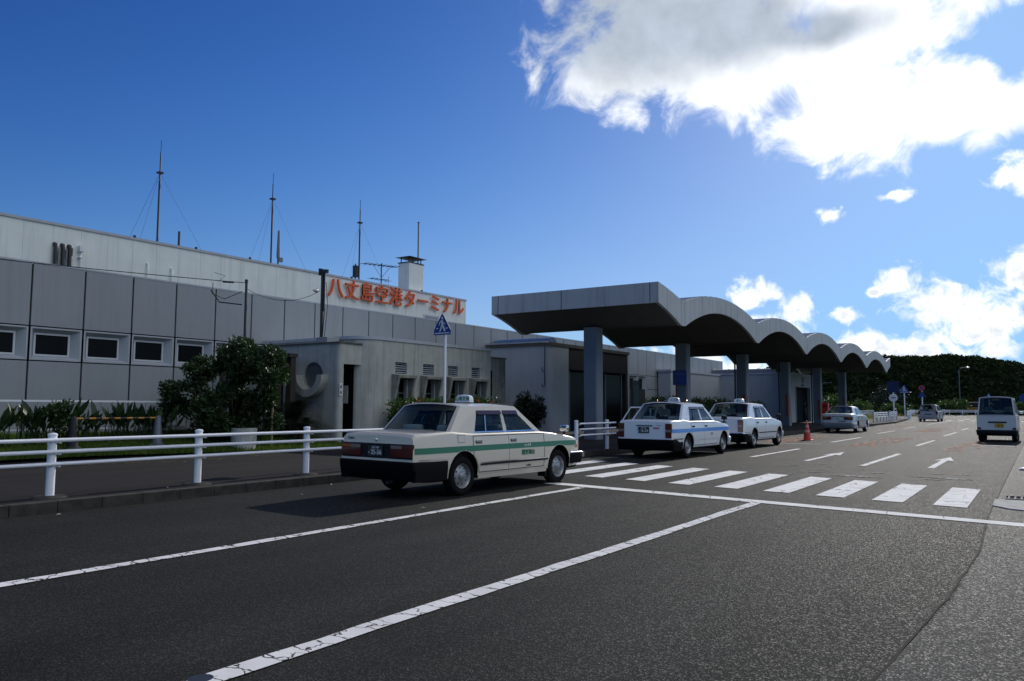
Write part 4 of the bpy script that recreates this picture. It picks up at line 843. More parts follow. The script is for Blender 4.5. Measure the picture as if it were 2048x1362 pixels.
# hedges with red flowers
def hedge(x, y0, y1, z1, lab, th=.5, flowers=20, nl=9000):
    t = thing('hedge', lab, 'hedge', (x, (y0+y1)/2, .15)); b = MB(); n_ = int((y1-y0)*5)
    cl = [(x+random.uniform(-th, th)*.5, random.uniform(y0, y1), random.uniform(.5, z1-.25), .36, .4, .3) for k in range(n_*3)]+[(x+random.uniform(-.2, .2), y0+(y1-y0)*k/n_, z1-.25+random.uniform(-.1, .12), .32, .35, .22) for k in range(n_)]
    crown(b, cl, nl, .12, .032, .1); put('foliage', b, M['hedge'], t)
    b = MB(); b.box(x-.2, x+.1, y0+.2, y1-.2, .15, z1-.55); put('stems', b, M['leafd'], t)
    for k in range(flowers):
        b = MB(); c = Vector((x+th*.5+random.uniform(.05, .2), random.uniform(y0, y1), random.uniform(z1*.55, z1)))
        for j in range(5): leaf(b, c, Vector((1, math.cos(j*1.256), math.sin(j*1.256))), Vector((1, 0, 0)), .10, .04)
        put('flower', b, M['redf'], t)
hedge(-18.15, 19.9, 25.8, 1.72, 'flowering hedge under the washroom windows behind the cream taxi', flowers=14)
hedge(-17.9, 40.2, 53, 2.0, 'bright green hedge with red flowers behind the white taxis', flowers=26, nl=13000)
hedge(-17.6, 54, 60, 1.85, 'short end of clipped hedge between the third and fourth pillars', flowers=5, nl=4500)

# ------------------------------------------------------------------ hill and far greenery
def hh(x, y):
    r_ = max(0, min(1, (y-176)/48)); r_ = r_*r_*(3-2*r_)
    pr = [(-400, 3), (-90, 6), (-70, 7.5), (-61, 12.2), (-52, 13.9), (-38, 13.9), (-25, 13.7), (-9, 12.7), (-3, 11.0), (12, 9), (60, 7), (300, 5)]
    for (a, za), (c, zc) in zip(pr, pr[1:]):
        if x <= c: z = za+(zc-za)*(x-a)/(c-a); break
    else: z = 4
    return z*r_+.3*math.sin(x*.31+y*.2)*r_+.15*math.sin(x*.9)*r_
b = MB(); b.grid(lambda u, v: (-160+260*u, 172+150*v, hh(-160+260*u, 172+150*v)*(1 if v < .6 else 1-(v-.6)*2)-.25), 90, 50); struct('hill', b, M['hillm'], smooth=R(80))
random.seed(5); b = MB()
def tuft(b, x, y, z, r_, n):
    for k in range(n):
        v = rv(); p = Vector((x, y, z))+Vector((v.x*r_, v.y*r_, abs(v.z)*r_*.9)); s_ = r_*.34*random.uniform(.5, 1.3); a, c = rv()*s_, rv()*s_
        b.add([p-a, p+a*.2+c, p+a-c*.6], [(0, 1, 2)])
for k in range(6000):
    x = random.uniform(-75, 32); y = 178+52*random.random(); z = hh(x, y)
    tuft(b, x, y, z, random.uniform(.5, 1.3), 20)
for k in range(700):
    x = random.uniform(-72, 30); y = random.uniform(216, 228); tuft(b, x, y, hh(x, y)+.1, random.uniform(.3, .9), 20)
put('hill_scrub', b, M['scrub'], kind='stuff', label='dense dark scrub covering the hill beyond the road', cat='scrub')
b = MB(); random.seed(9)
for k in range(14000):
    x = random.uniform(-45, -13.8); y = random.uniform(78, 134); 
    if y < 126 and x > -14-(y-78)*.09: continue
    if y < 100 and x > -15: continue
    h = random.uniform(.3, 1.0)*(1.3 if x < -24 else .6); a = random.uniform(0, 6.28); b.add([(x, y, .1), (x+.08*math.cos(a), y+.08*math.sin(a), .1), (x+random.uniform(-.2, .2), y+random.uniform(-.2, .2), .1+h)], [(0, 1, 2)])
put('tall_grass', b, leafmat('dry_grass', (.13, .17, .035), (.32, .24, .09), .7, .3), kind='stuff', label='tall yellow-green grass beyond the end of the canopy', cat='grass')
b = MB(); b.prism([(-45, 76), (-14.3, 76), (-15.2, 100), (-20, 124), (-60, 124), (-60, 76)], .15, .17); struct('verge', b, mat('verge', (.14, .18, .05), .95, var=.35, vscale=.7))
b = MB()
for k in range(260):
    x = random.uniform(-27, -16); y = random.uniform(80, 100); z = random.uniform(.4, .8); b.lathe([(.001, .05), (.07, 0), (.001, -.03)], (x, y, z), n=5)
put('white_flowers', b, M['bush_w'], kind='stuff', label='scattered white flowers in the grass by the low wall', cat='flowers')
b = MB(); b.box(-20.2, -20, 100, 123, .1, .92); b.cur = 1; b.box(-20.24, -19.96, 99.9, 123.1, .92, .98); b.cur = 0
put('low_wall', b, [M['panel'], M['coping']], label='low grey wall beyond the canopy behind the road signs', cat='wall')
farb = [(-27, 150, 2.6, 3), (-21, 152, 2.2, 3.2), (-33, 155, 3.4, 4), (-14, 171, 3.2, 3), (-25, 171, 6.5, 3.6), (-9, 179, 3.0, 3.4), (-2, 176, 2.4, 3), (3, 176, 3, 3.2), (-38, 165, 3.6, 4.5), (-44, 160, 4.0, 4.5), (1.2, 100, 3.0, 2.0), (3.0, 120, 3.6, 2.6), (8, 145, 4.5, 4)]
names_ = ['low green bush behind the low grey wall', 'low rounded bush left of the far signs', 'broad bush at the left end of the low wall', 'bush directly behind the far white fence', 'tall dark tree with a pale trunk left of the far car', 'bush right of the yellow truck', 'small bush behind the far fence near the van', 'bush at the right edge behind the white van', 'wide bush at the foot of the hill behind the farthest pillar', 'dense bush below the hill left of the last pillars', 'dark roadside bush right of the white van', 'taller bush beyond the roadside bush at right', 'bushy tree at the right end of the far fence']
for (x, y, h, r_), lab in zip(farb, names_):
    t = thing('bush' if h < 4.4 else 'tree', lab, 'bush' if h < 4.4 else 'tree', (x, y, 0))
    b = MB(); b.tube([(x, y, -.2), (x, y, h*.55)], .16, 6, .08); put('trunk', b, M['bark'], t)
    b = MB(); crown(b, clumpset(x, y, h*.5, r_*.8, r_*.7, h*.36, 22, r_*.33), 1500, .42, .13, .3); put('crown', b, M['hedge'] if h < 3.5 and y < 178 else M['leafd'], t)

# ------------------------------------------------------------------ road signs, lamp, far rails, cone, postbox
def face_sign(t, mb, mats, nm): return put(nm, mb, mats, t)
def crossing_sign(x, y, z, s_, label, pole_x=0, base=.15, scl=1):
    t = thing('crossing_sign', label, 'road sign', (x, y, base))
    b = MB(); b.tube([(x+pole_x, y+.06, base), (x+pole_x, y+.06, z+.05)], .034*scl, 12); b.box(x+pole_x-.05, x+pole_x+.05, y+.012, y+.05, z+.03, z+.08); b.box(x-.1, x+.1, y+.008, y+.03, z+.22*s_, z+.26*s_)
    put('pole', b, M['white'], t, smooth=SM)
    pent = [(-.5, 0), (.5, 0), (.5, .24), (.05, .98), (-.05, .98), (-.5, .24)]
    b = MB(); b.prism_y([(x+a*s_, z+c*s_) for a, c in pent], y, y+.012); pl = put('plate', b, M['blue'], t)
    b = MB(); Q = lambda pts: b.prism_y([(x+a*s_, z+c*s_) for a, c in pts], y-.004, y-.001)
    Q([(-.43, .06), (.43, .06), (.43, .105), (-.43, .105)]); Q([(-.36, .29), (-.24, .29), (-.24, .33), (-.36, .33)]); Q([(.20, .29), (.34, .29), (.34, .33), (.20, .33)])
    b.lathe([(.001, 0), (.055*s_, 0)], (x+.0*s_, y-.004, z+.80*s_), 'y', 14)
    Q([(-.05, .72), (.06, .72), (.08, .45), (-.06, .45)]); Q([(-.06, .47), (.03, .47), (-.09, .17), (-.18, .17), (-.12, .27)]); Q([(-.01, .47), (.08, .46), (.2, .2), (.22, .17), (.12, .17), (.04, .33)])
    Q([(-.05, .72), (-.02, .66), (-.14, .56), (-.16, .46), (-.2, .46), (-.18, .58)]); Q([(.05, .72), (.04, .64), (.14, .55), (.2, .53), (.19, .50), (.1, .52)])
    put('walking_figure', b, M['wht'], pl); return t
crossing_sign(-12.12, 14.9, 3.17, .52, 'blue pentagonal pedestrian crossing sign on a white pole behind the cream taxi', .05)
crossing_sign(-12.3, 94.5, 3.0, .9, 'small blue crossing sign on a white pole left of the far silver car', 0, .15, 1.6)
crossing_sign(-8.0, 170.5, 3.2, .95, 'tiny blue crossing sign on a pole behind the far white fence', 0, .15, 2)
t = thing('bus_stop_sign', 'blue square board above a round white sign on one pole by the far sidewalk', 'road sign', (-12.3, 87, .15))
b = MB(); b.tube([(-12.3, 87, .15), (-12.3, 87, 4.0)], .06, 8); put('pole', b, M['white'], t)
b = MB(); b.box(-12.85, -11.75, 86.9, 86.94, 2.95, 4.05); put('blue_board', b, mat('deep_blue_board', (.004, .012, .08), .6), t)
b = MB(); b.lathe([(.001, 0), (.40, 0), (.40, .03)], (-12.3, 86.85, 2.4), 'y', 20); b.cur = 1; b.box(-12.5, -12.1, 86.84, 86.848, 2.36, 2.44); put('round_plate', b, [M['wht'], M['seam']], t)
t = thing('no_parking_sign', 'pole with a red round sign above a small blue sign, left of the far car', 'road sign', (-12.3, 110, .15))
b = MB(); b.tube([(-12.3, 110, .15), (-12.3, 110, 4.1)], .07, 8); put('pole', b, M['white'], t)
b = MB(); b.lathe([(.001, 0), (.36, 0), (.36, .03)], (-12.3, 109.85, 3.85), 'y', 20); b.cur = 1; b.lathe([(.001, 0), (.25, 0)], (-12.3, 109.84, 3.85), 'y', 20); b.cur = 0; b.prism_y([(-12.55, 3.62), (-12.5, 3.57), (-12.05, 4.08), (-12.1, 4.13)], 109.82, 109.835); put('round_plate', b, [M['red'], M['blue']], t)
b = MB(); b.prism_y([(-12.75, 2.75), (-11.85, 2.75), (-12.3, 3.45)], 109.85, 109.88); put('triangle_plate', b, M['blue'], t)
t = thing('right_side_sign', 'faint blue sign on a pole at the right edge beyond the van', 'road sign', (-.9, 62, 0))
b = MB(); b.tube([(-.9, 62, 0), (-.9, 62, 2.2)], .035, 8); put('pole', b, M['steel'], t)
b = MB(); b.lathe([(.001, 0), (.3, 0), (.3, .02)], (-.9, 61.9, 2.1), 'y', 16); put('plate', b, M['blue'], t)
t = thing('street_lamp', 'tall thin street lamp with a short arm in front of the hill', 'street lamp', (-13, 176, 0))
b = MB(); b.tube([(-13.1, 176, 0), (-13.1, 176, 8.8), (-12.9, 176, 9.1), (-11.9, 176, 9.25)], .09, 8, .06); put('pole', b, M['steel'], t, smooth=SM)
b = MB(); b.lathe([(.001, .2), (.3, .12), (.34, 0), (.26, -.14), (.001, -.2)], (-11.6, 176, 9.2), n=12); put('lamp_head', b, M['frame'], t, smooth=SM)
t = thing('curved_lamp', 'thin curved lamp post seen between the last canopy pillars', 'street lamp', (-27, 118, 0))
b = MB(); b.tube([(-27.6, 118, 0), (-27.6, 118, 3.2), (-27, 118, 4.4), (-25.4, 118, 4.9), (-24.6, 118, 4.9)], .05, 6); put('pole', b, M['steel'], t, smooth=SM)
def farrail(pts, label, grp=None):
    t = thing('far_guard_rail', label, 'guard rail', (pts[0][0], pts[0][1], .15), group=grp)
    L_ = 0
    for (a, c) in zip(pts, pts[1:]):
        a = Vector((*a, 0)); c = Vector((*c, 0))
        for z in (.95, .78, .6): b = MB(); b.tube([a+Vector((0, 0, z)), c+Vector((0, 0, z))], .05, 6); put('rail', b, M['white'], t)
        k = max(1, round((c-a).length/2.1))
        for j in range(k+1):
            p = a.lerp(c, j/k); b = MB(); b.tube([p+Vector((0, 0, .0)), p+Vector((0, 0, 1.05))], .07, 8); put('post', b, M['white'], t)
farrail([(-11.75, 72), (-12.0, 80.5)], 'far white guard rail just beyond the silver car'); farrail([(-12.05, 82.2), (-12.7, 91.5)], 'second far white guard rail below the blue bus sign')
farrail([(-12.9, 101), (-13.3, 106), (-14.0, 112.5)], 'far white guard rail left of the distant car'); farrail([(-14.4, 116), (-17, 134), (-18, 150), (-14, 164), (-6, 168.5), (4, 169.5)], 'long distant white guard rail curving along the end of the road')
farrail([(1.2, 48), (1.0, 66)], 'white guard rail at the right edge beyond the van')
t = thing('traffic_cone', 'red traffic cone standing on the bay line between the rear taxi and silver car', 'traffic cone', (-8.5, 35.6, 0))
b = MB(); b.lathe([(.16, .03), (.135, .22), (.115, .36)], (-8.5, 35.6, 0), n=18); b.cur = 1; b.lathe([(.118, .34), (.10, .45)], (-8.5, 35.6, 0), n=18); b.cur = 0; b.lathe([(.10, .45), (.08, .56)], (-8.5, 35.6, 0), n=18); b.cur = 1; b.lathe([(.082, .56), (.062, .66)], (-8.5, 35.6, 0), n=18); b.cur = 0; b.lathe([(.062, .66), (.034, .80), (.026, .81), (.001, .81)], (-8.5, 35.6, 0), n=18)
put('cone', b, [M['red'], mat('faded_reflective', (.5, .32, .28), .5)], t, smooth=SM)
b = MB(); b.box(-8.72, -8.28, 35.38, 35.82, .0, .035); put('base', b, M['red'], t, bevel=.01)
t = thing('post_box', 'red post box on a pole beside the fifth canopy pillar', 'post box', (-13.4, 61.9, .15))
b = MB(); b.box(-13.62, -13.18, 61.7, 62.1, .95, 1.75); put('box', b, M['red'], t, bevel=.05); b = MB(); b.tube([(-13.4, 61.9, .15), (-13.4, 61.9, .95)], .08, 8); put('post', b, M['red'], t)
b = MB(); b.box(-13.55, -13.25, 61.69, 61.697, 1.45, 1.52); put('slot', b, M['black'], t)
# yellow truck far behind the fence
t = thing('yellow_truck', 'distant yellow truck parked behind the far white fence', 'truck', (-10.2, 178, 0))
b = MB(); b.box(-12.2, -8.6, 177, 179, .7, 1.5); b.box(-8.6, -7.6, 177, 179, .6, 2.3); put('body', b, M['yel'], t, bevel=.08)
b = MB(); b.box(-12.0, -8.8, 177.1, 178.9, 1.5, 2.5); put('load', b, M['brown'], t, bevel=.2)
for x in (-11.6, -8.3):
    b = MB(); b.lathe([(.001, 0), (.45, 0), (.45, .3), (.001, .3)], (x, 176.95, .45), 'y', 14); put('wheel', b, M['rubber'], t)
# bicycle at the right edge
t = thing('bicycle', 'bicycle at the right edge of the picture beside the van', 'bicycle', (-.05, 33.5, 0))
for y in (33.2, 34.25):
    b = MB(); ring_ = [(-.2, y+.32*math.cos(a), .33+.32*math.sin(a)) for a in [2*math.pi*k/24 for k in range(25)]]; b.tube(ring_, .022, 6, cap=False)
    for k in range(8): a = math.pi*k/4; b.tube([(-.2, y, .33), (-.2, y+.32*math.cos(a), .33+.32*math.sin(a))], .003, 4)
    put('wheel', b, M['rubber'], t)
b = MB(); b.tube([(-.2, 33.2, .33), (-.2, 33.6, .33), (-.2, 33.5, .85), (-.2, 34.1, .8), (-.2, 33.6, .33)], .016, 6); b.tube([(-.2, 34.25, .33), (-.2, 34.08, .95), (-.2, 33.98, 1.0)], .016, 6); b.tube([(-.45, 34.0, 1.0), (.05, 34.0, 1.0)], .012, 6); put('frame', b, mat('bike_red', (.25, .05, .08), .4), t)
b = MB(); b.box(-.27, -.13, 33.36, 33.62, .86, .92); put('saddle', b, M['blk'], t, bevel=.02)

# ------------------------------------------------------------------ vehicles
def interp(pts, y):
    if y <= pts[0][0]: return pts[0][1]
    for (a, za), (c, zc) in zip(pts, pts[1:]):
        if y <= c:
            t = (y-a)/(c-a); return za+(zc-za)*t
    return pts[-1][1]
class Car:
    """local frame: +Y forward, origin on the ground under the rear axle"""
    def __init__(s, name, label, sp, loc, rz, sc, paint, group=None):
        s.sp = sp; s.t = thing(name, label, sp.get('cat', 'car'), (*loc, 0), rz, group, sc); s.paint = paint
        s.Lr, s.WB, s.Lf, s.W = sp['Lr'], sp['WB'], sp['Lf'], sp['W']
        s.body(); s.cabin(); s.wheels()
    def lift(s, dz):
        for c in s.t.children:
            if not c.name.startswith('wheel'): c.location.z += dz
    def PP(s, name, fn, mats, parent=None, **k):
        for sg in (1, -1):
            b = MB(); fn(b, (sg,)); s.P(name, b, mats, parent, **k)
    def P(s, name, mb, mats, parent=None, **k): return put(name, mb, mats, parent or s.t, local=True, **k)
    def w(s, y, z):
        tr = min(1, max(0, (y+s.Lr)/.42)); tf = min(1, max(0, (s.Lf-y)/.6))
        pl = (1-s.sp.get('tr', .10)*(1-tr)**2.3)*(1-s.sp.get('tf', .15)*(1-tf)**2.2)
        zm = s.sp.get('zm', .58)
        pr = 1-.05*max(0, (zm-z)/.38)**2 if z < zm else 1-s.sp.get('tum', .045)*((z-zm)/.4)**1.6
        return s.W*pl*pr
    def zt(s, y):
        z = interp(s.sp['top'], y)
        return z-.035*max(0, 1-(y+s.Lr)/.07)**2-.05*max(0, 1-(s.Lf-y)/.12)**2
    def body(s):
        zb0 = s.sp.get('zb', .2); st = sorted(set([-s.Lr+q for q in (0, .012, .03, .06, .1, .16, .24, .33, .42)]+[s.Lf-q for q in (0, .015, .04, .08, .14, .22, .32, .44, .6)]+[-s.Lr+.5+k*.12 for k in range(int((s.Lf+s.Lr-1.1)/.12)+1)]))
        rows = []
        for y in st:
            zb = zb0+s.sp.get('kick', .25)*max(0, 1-(y+s.Lr)/.34)**1.2; zt = s.zt(y); half = [(0, zb), (s.w(y, zb)*.8, zb), (s.w(y, zb+.05)-.03, zb+.01)]
            r_ = s.sp.get('sr', .045)
            for k in range(10):
                z = zb+.05+(zt-r_-zb-.05)*k/9; half.append((s.w(y, z), z))
            x0 = s.w(y, zt-r_)
            for a in (25, 50, 75): half.append((x0-r_*(1-math.cos(R(a)))*1.1, zt-r_+r_*math.sin(R(a))))
            for f in (.8, .6, .35, 0): half.append(((x0-r_)*f, zt+.02*(1-f*f)))
            full = [(x, y, z) for x, z in half]+[(-x, y, z) for x, z in half[-2:0:-1]]
            lean = s.sp.get('lean', 0)
            full = [(x, yy_+(lean*(z-.6) if i_ == 0 else 0), z) for (x, yy_, z) in full for i_ in (0 if y < -s.Lr+.05 else 1,)]
            rows.append(full)
        m_ = len(rows[0]); b = MB(); vs = [p for r_ in rows for p in r_]; fs = []
        for i in range(len(rows)-1):
            for j in range(m_): fs.append((i*m_+j, (i+1)*m_+j, (i+1)*m_+(j+1) % m_, i*m_+(j+1) % m_))
        fs += [tuple(range(m_)), tuple(reversed([(len(rows)-1)*m_+j for j in range(m_)]))]
        b.add(vs, fs)
        me = b.mesh('body', [s.paint, M['black'], M['inter']], smooth=SM); bm = bmesh.new(); bm.from_mesh(me); bmesh.ops.recalc_face_normals(bm, faces=bm.faces); bm.to_mesh(me); bm.free()
        o = bpy.data.objects.new('body', me); COL.objects.link(o)
        c = MB(); ra = s.sp.get('ra', .365)
        c.cur = 1
        for yc in (0, s.WB):
            for sg in (-1, 1):
                n_ = 28; x0, x1 = sg*.52, sg*1.2; ring_ = [(ra*math.cos(2*math.pi*k/n_)+yc, .31+ra*math.sin(2*math.pi*k/n_)) for k in range(n_)]
                c.prism_x(ring_, min(x0, x1), max(x0, x1))
        c.cur = 2; sp = s.sp; yb, yf = sp['yrb']+.1, sp['yfb']-.12; zc = interp(sp['top'], (yb+yf)/2); wb = sp['wb']-.09
        c.box(-wb, wb, yb, yf, .42, zc+.3)
        cm = c.mesh('cut', [M['black']]*1+[M['black'], M['inter']]); bm = bmesh.new(); bm.from_mesh(cm); bmesh.ops.recalc_face_normals(bm, faces=bm.faces); bm.to_mesh(cm); bm.free()
        co = bpy.data.objects.new('cut', cm); COL.objects.link(co)
        md = o.modifiers.new('b', 'BOOLEAN'); md.object = co; md.operation = 'DIFFERENCE'; md.solver = 'EXACT'; md.material_mode = 'INDEX'
        bpy.context.view_layer.update()
        nm = bpy.data.meshes.new_from_object(o.evaluated_get(bpy.context.evaluated_depsgraph_get()))
        o.modifiers.clear(); o.data = nm; bpy.data.objects.remove(co)
        for p in nm.polygons:
            c_ = p.center
            if c_.z < s.sp.get('zb', .2)+.03 or (c_.z < .34 and c_.y < -s.Lr+.5 and s.sp.get('blackrear', True)): p.material_index = 1
        bm = bmesh.new(); bm.from_mesh(nm)
        for f in bm.faces: f.smooth = True
        for e in bm.edges: e.smooth = not (len(e.link_faces) == 2 and e.calc_face_angle(0) > R(28))
        bm.to_mesh(nm); bm.free(); o.parent = s.t; s.bodyo = o
    def gx(s, z):
        sp = s.sp; zb = interp(sp['top'], 1.0); t = (z-zb)/(sp['zr']-zb); return sp['wb']+(sp['wr']-sp['wb'])*t
    def cabin(s):
        sp = s.sp; yrb, yrr, yrf, yfb, zr, wb, wr = sp['yrb'], sp['yrr'], sp['yrf'], sp['yfb'], sp['zr'], sp['wb'], sp['wr']
        zB = interp(sp['top'], 1.0); zrb = interp(sp['top'], yrb)-.0; zfb = interp(sp['top'], yfb)
        ct, cb = sp['ct'], sp['cb']; at, ab = yrf-.02, yfb-.17; zw = zr-.085; zl = zB+.015
        b = MB()
        def side(poly, th=.035, o=0, mb=b, sgs=(-1, 1)):
            for sg in sgs:
                A = [(sg*(s.gx(z)+o), y, z) for y, z in poly]; B = [(sg*(s.gx(z)+o-th), y, z) for y, z in poly]; n_ = len(poly)
                f = [tuple(range(n_)), tuple(reversed(range(n_, 2*n_)))]+[(i, n_+i, n_+(i+1) % n_, (i+1) % n_) for i in range(n_)]
                if sg < 0: f = [tuple(reversed(q)) for q in f]
                mb.add(A+B, f)
        side([(yrb-.02, zrb-.03), (yrr, zr), (ct, zw), (cb, zB-.02)]); side([(yrr, zr), (yrf, zr), (at, zw), (ct, zw)]); side([(yrf, zr), (yfb+.03, zfb-.03), (ab, zB-.02), (at, zw)])
        bt = sp['bt']; side([(bt-.035, zw), (bt+.035, zw), (bt+.045, zB-.02), (bt-.045, zB-.02)])
        # roof
        def rf(u, v):
            y = yrr+(yrf-yrr)*u; q = 2*v-1; e_ = min(u, 1-u); dz = .022*(1-min(1, e_/.25))**2
            return (wr*q*(1 if abs(q) < .99 else 1), y, zr-.004+.055*(1-abs(q)**2.6)-dz*(1-q*q))
        b.grid(rf, 14, 16); b.grid(lambda u, v: (rf(u, 1-v)[0]*.98, rf(u, 1-v)[1], rf(u, 1-v)[2]-.03), 6, 8)
        s.P('upper_body', b, s.paint, s.bodyo, smooth=R(30))
        # front and rear screens
        def screen(nm, y0, z0, w0, y1, z1, w1, bulge, flip):
            def q(u, v, o=0):
                x = (w0+(w1-w0)*v)*u; cc = bulge*(1-u*u); return (x, y0+(y1-y0)*v+cc+o*(1 if bulge > 0 else -1), z0+(z1-z0)*v+.055*(1-abs(u)**2.6)*v+.02*(1-u*u)*(1-v))
            f = MB(); e_ = .085
            for u0, u1, v0, v1 in ((-1, -1+e_, 0, 1), (1-e_, 1, 0, 1)): f.grid(lambda a, c: q(u0+(u1-u0)*a, v0+(v1-v0)*c), 2, 6)
            f.grid(lambda a, c: q(-1+2*a, .955+.055*c), 14, 1)
            s.P(nm+'_surround', f, s.paint, s.bodyo, smooth=R(30))
            r_ = MB()
            for u0, u1, v0, v1, nu, nv in ((-1+e_, -1+e_+.03, .02, .96, 1, 6), (1-e_-.03, 1-e_, .02, .96, 1, 6), (-1+e_, 1-e_, .93, .96, 14, 1), (-1+e_, 1-e_, .0, .045, 14, 1)):
                r_.grid(lambda a, c: q(u0+(u1-u0)*a, v0+(v1-v0)*c, .003), nu, nv)
            gl = MB(); gl.grid(lambda a, c: q((-1+e_)+(2-2*e_)*a, .02+.94*c, -.004), 14, 8); go = s.P(nm, gl, sp.get('rg', M['cardglass']), smooth=R(40))
            s.P('rubber_seal', r_, M['trim'], go)
        screen('rear_window', yrb-.02, zrb-.02, wb-.01, yrr, zr, wr, -sp.get('rb', .07), 0)
        screen('windscreen', yfb+.03, zfb-.02, wb-.01, yrf, zr, wr, .10, 1)
        # side windows
        for sg, nm in ((1, 'side_window'), (-1, 'side_window')):
            for poly in ([(cb+.02, zl), (ct+.0, zw), (bt-.035, zw), (bt-.045, zl)], [(bt+.045, zl), (bt+.035, zw), (at, zw), (ab, zl)]):
                gl = MB(); n_ = len(poly); A = [(sg*(s.gx(z)-.016), y, z) for y, z in poly]; gl.add(A, [tuple(range(n_)) if sg > 0 else tuple(reversed(range(n_)))]); s.P(nm, gl, sp.get('sg', M['cardglass']))
        if sp.get('trimw', True):
            for poly in ([(cb-.01, zl-.006), (ab+.02, zl-.006), (ab+.02, zl+.012), (cb, zl+.012)], [(cb+.30, zl), (cb+.32, zl), (ct+.22, zw), (ct+.20, zw)]): 
                for sg in (1, -1): tr = MB(); side(poly, .012, .004, tr, (sg,)); s.P('window_trim', tr, sp.get('tm', M['chrome']), s.bodyo)
        # interior
        for (x, y) in ((.36, 1.32), (-.36, 1.32)):
            st = MB(); st.box(x-.25, x+.25, y-.05, y+.5, .35, .58); st.prism_x([(y-.08, .5), (y+.06, .5), (y-.14, zB+.12), (y-.26, zB+.12)], x-.24, x+.24)
            se = s.P('seat', st, M['seat'], bevel=.03, smooth=SM); hr = MB(); hr.box(x-.13, x+.13, y-.28, y-.17, zB+.14, zB+.34); s.P('headrest', hr, M['cover'], se, bevel=.03, smooth=SM)
        if sp.get('rearseat', True):
            st = MB(); st.box(-.62, .62, .28, .75, .35, .56); st.prism_x([(.16, .5), (.32, .5), (.14, zB+.02), (.02, zB+.02)], -.62, .62); se = s.P('rear_seat', st, M['seat'], bevel=.03, smooth=SM)
            hr = MB(); hr.box(-.58, -.22, .0, .16, zB-.02, zB+.13); s.P('seat_cover', hr, M['cover'], se, bevel=.03, smooth=SM); hr = MB(); hr.box(.22, .58, .0, .16, zB-.02, zB+.13); s.P('seat_cover', hr, M['cover'], se, bevel=.03, smooth=SM)
        st = MB(); st.box(-.66, .66, yfb-.62, yfb-.18, .5, zB-.02); s.P('dashboard', st, M['inter'], bevel=.04)
        st = MB(); st.lathe([(.17, 0), (.185, .015), (.17, .03)], (.36, yfb-.78, zB-.02), 'y', 18); s.P('steering_wheel', st, M['trim'])
    def wheels(s):
        r_ = s.sp.get('wr_', .315)
        for yc in (0, s.WB):
            for sg in (1, -1):
                xo = sg*(s.w(yc, .45)-.035); b = MB(); f = sg
                pr = [(.185, -.02), (.20, .0), (r_-.04, .012), (r_-.012, -.01), (r_, -.045), (r_, -.13), (r_-.015, -.17), (.2, -.18)]
                b.lathe([(a, f*h) for a, h in pr], (xo, yc, r_), 'x', 32); wh = s.P('wheel', b, M['rubber'], smooth=R(50))
                b = MB(); b.cur = 0; b.lathe([(a, f*h) for a, h in [(.2, -.005), (.195, .004), (.18, -.01), (.17, -.03), (.165, -.045), (.105, -.028), (.075, -.022), (.06, .004), (.035, .012), (.001, .014)]], (xo, yc, r_), 'x', 32); b.cur = 1
                for k in range(8):
                    a = 2*math.pi*k/8+.2; cy, cz = yc+.135*math.cos(a), r_+.135*math.sin(a)
                    ring_ = [(xo-f*.030, cy+.017*math.cos(t)*math.cos(a)-.011*math.sin(t)*math.sin(a), cz+.017*math.cos(t)*math.sin(a)+.011*math.sin(t)*math.cos(a)) for t in [2*math.pi*j/10 for j in range(10)]]; b.add([(x+f*.001*0, y, z) for x, y, z in ring_], [tuple(range(10))])
                b.cur = 1; b.lathe([(.06, f*-.015), (.064, f*-.012)], (xo, yc, r_), 'x', 16)
                s.P('rim', b, [s.sp.get('rim', M['rim']), M['black']], wh, smooth=R(40))
    def arch(s, y):
        z = 0; ra = s.sp.get('ra', .365)+.012
        for yc in (0, s.WB):
            if abs(y-yc) < ra: z = max(z, .31+math.sqrt(ra*ra-(y-yc)**2))
        return z
    def patch(s, mb, y0, y1, zlo, zhi, off, sgs=(1, -1), n=None, nz=5):
        n = n or max(2, int((y1-y0)/.05)); zl = zlo if callable(zlo) else (lambda y: zlo); zh = zhi if callable(zhi) else (lambda y: zhi)
        for sg in sgs:
            def fn(u, v):
                y = y0+(y1-y0)*u; a = max(zl(y), s.arch(y)); c = max(zh(y), a+.002); z = a+(c-a)*v; return (sg*(s.w(y, z)+off), y, z)
            if sg > 0: mb.grid(fn, n, nz)
            else: mb.grid(lambda u, v: fn(1-u, v), n, nz)
    def doors(s, spans, handle=None, hz=.78, hm=None):
        zb = s.sp.get('zsill', .29); zt = interp(s.sp['top'], 1.0)-.05
        for sg in (1, -1):
            for (y0, y1) in spans:
                d0 = MB(); s.patch(d0, y0, y1, zb+.02, zt, .006, (sg,)); dr_ = s.P('door', d0, s.paint, smooth=SM)
                k = MB(); s.patch(k, y0-.010, y1+.010, zb+.008, zt+.012, .003, (sg,)); s.P('door_gap', k, M['trim'], dr_)
                h = MB(); hy = y0+.13; x = s.w(hy, hz)
                h.box(sg*(x+.006), sg*(x+.028), hy-.07, hy+.07, hz-.012, hz+.02); h.cur = 1; h.box(sg*(x+.0055), sg*(x+.009), hy-.085, hy+.085, hz-.03, hz+.026); s.P('handle', h, [hm or M['chrome'], M['trim']], dr_, bevel=.003)
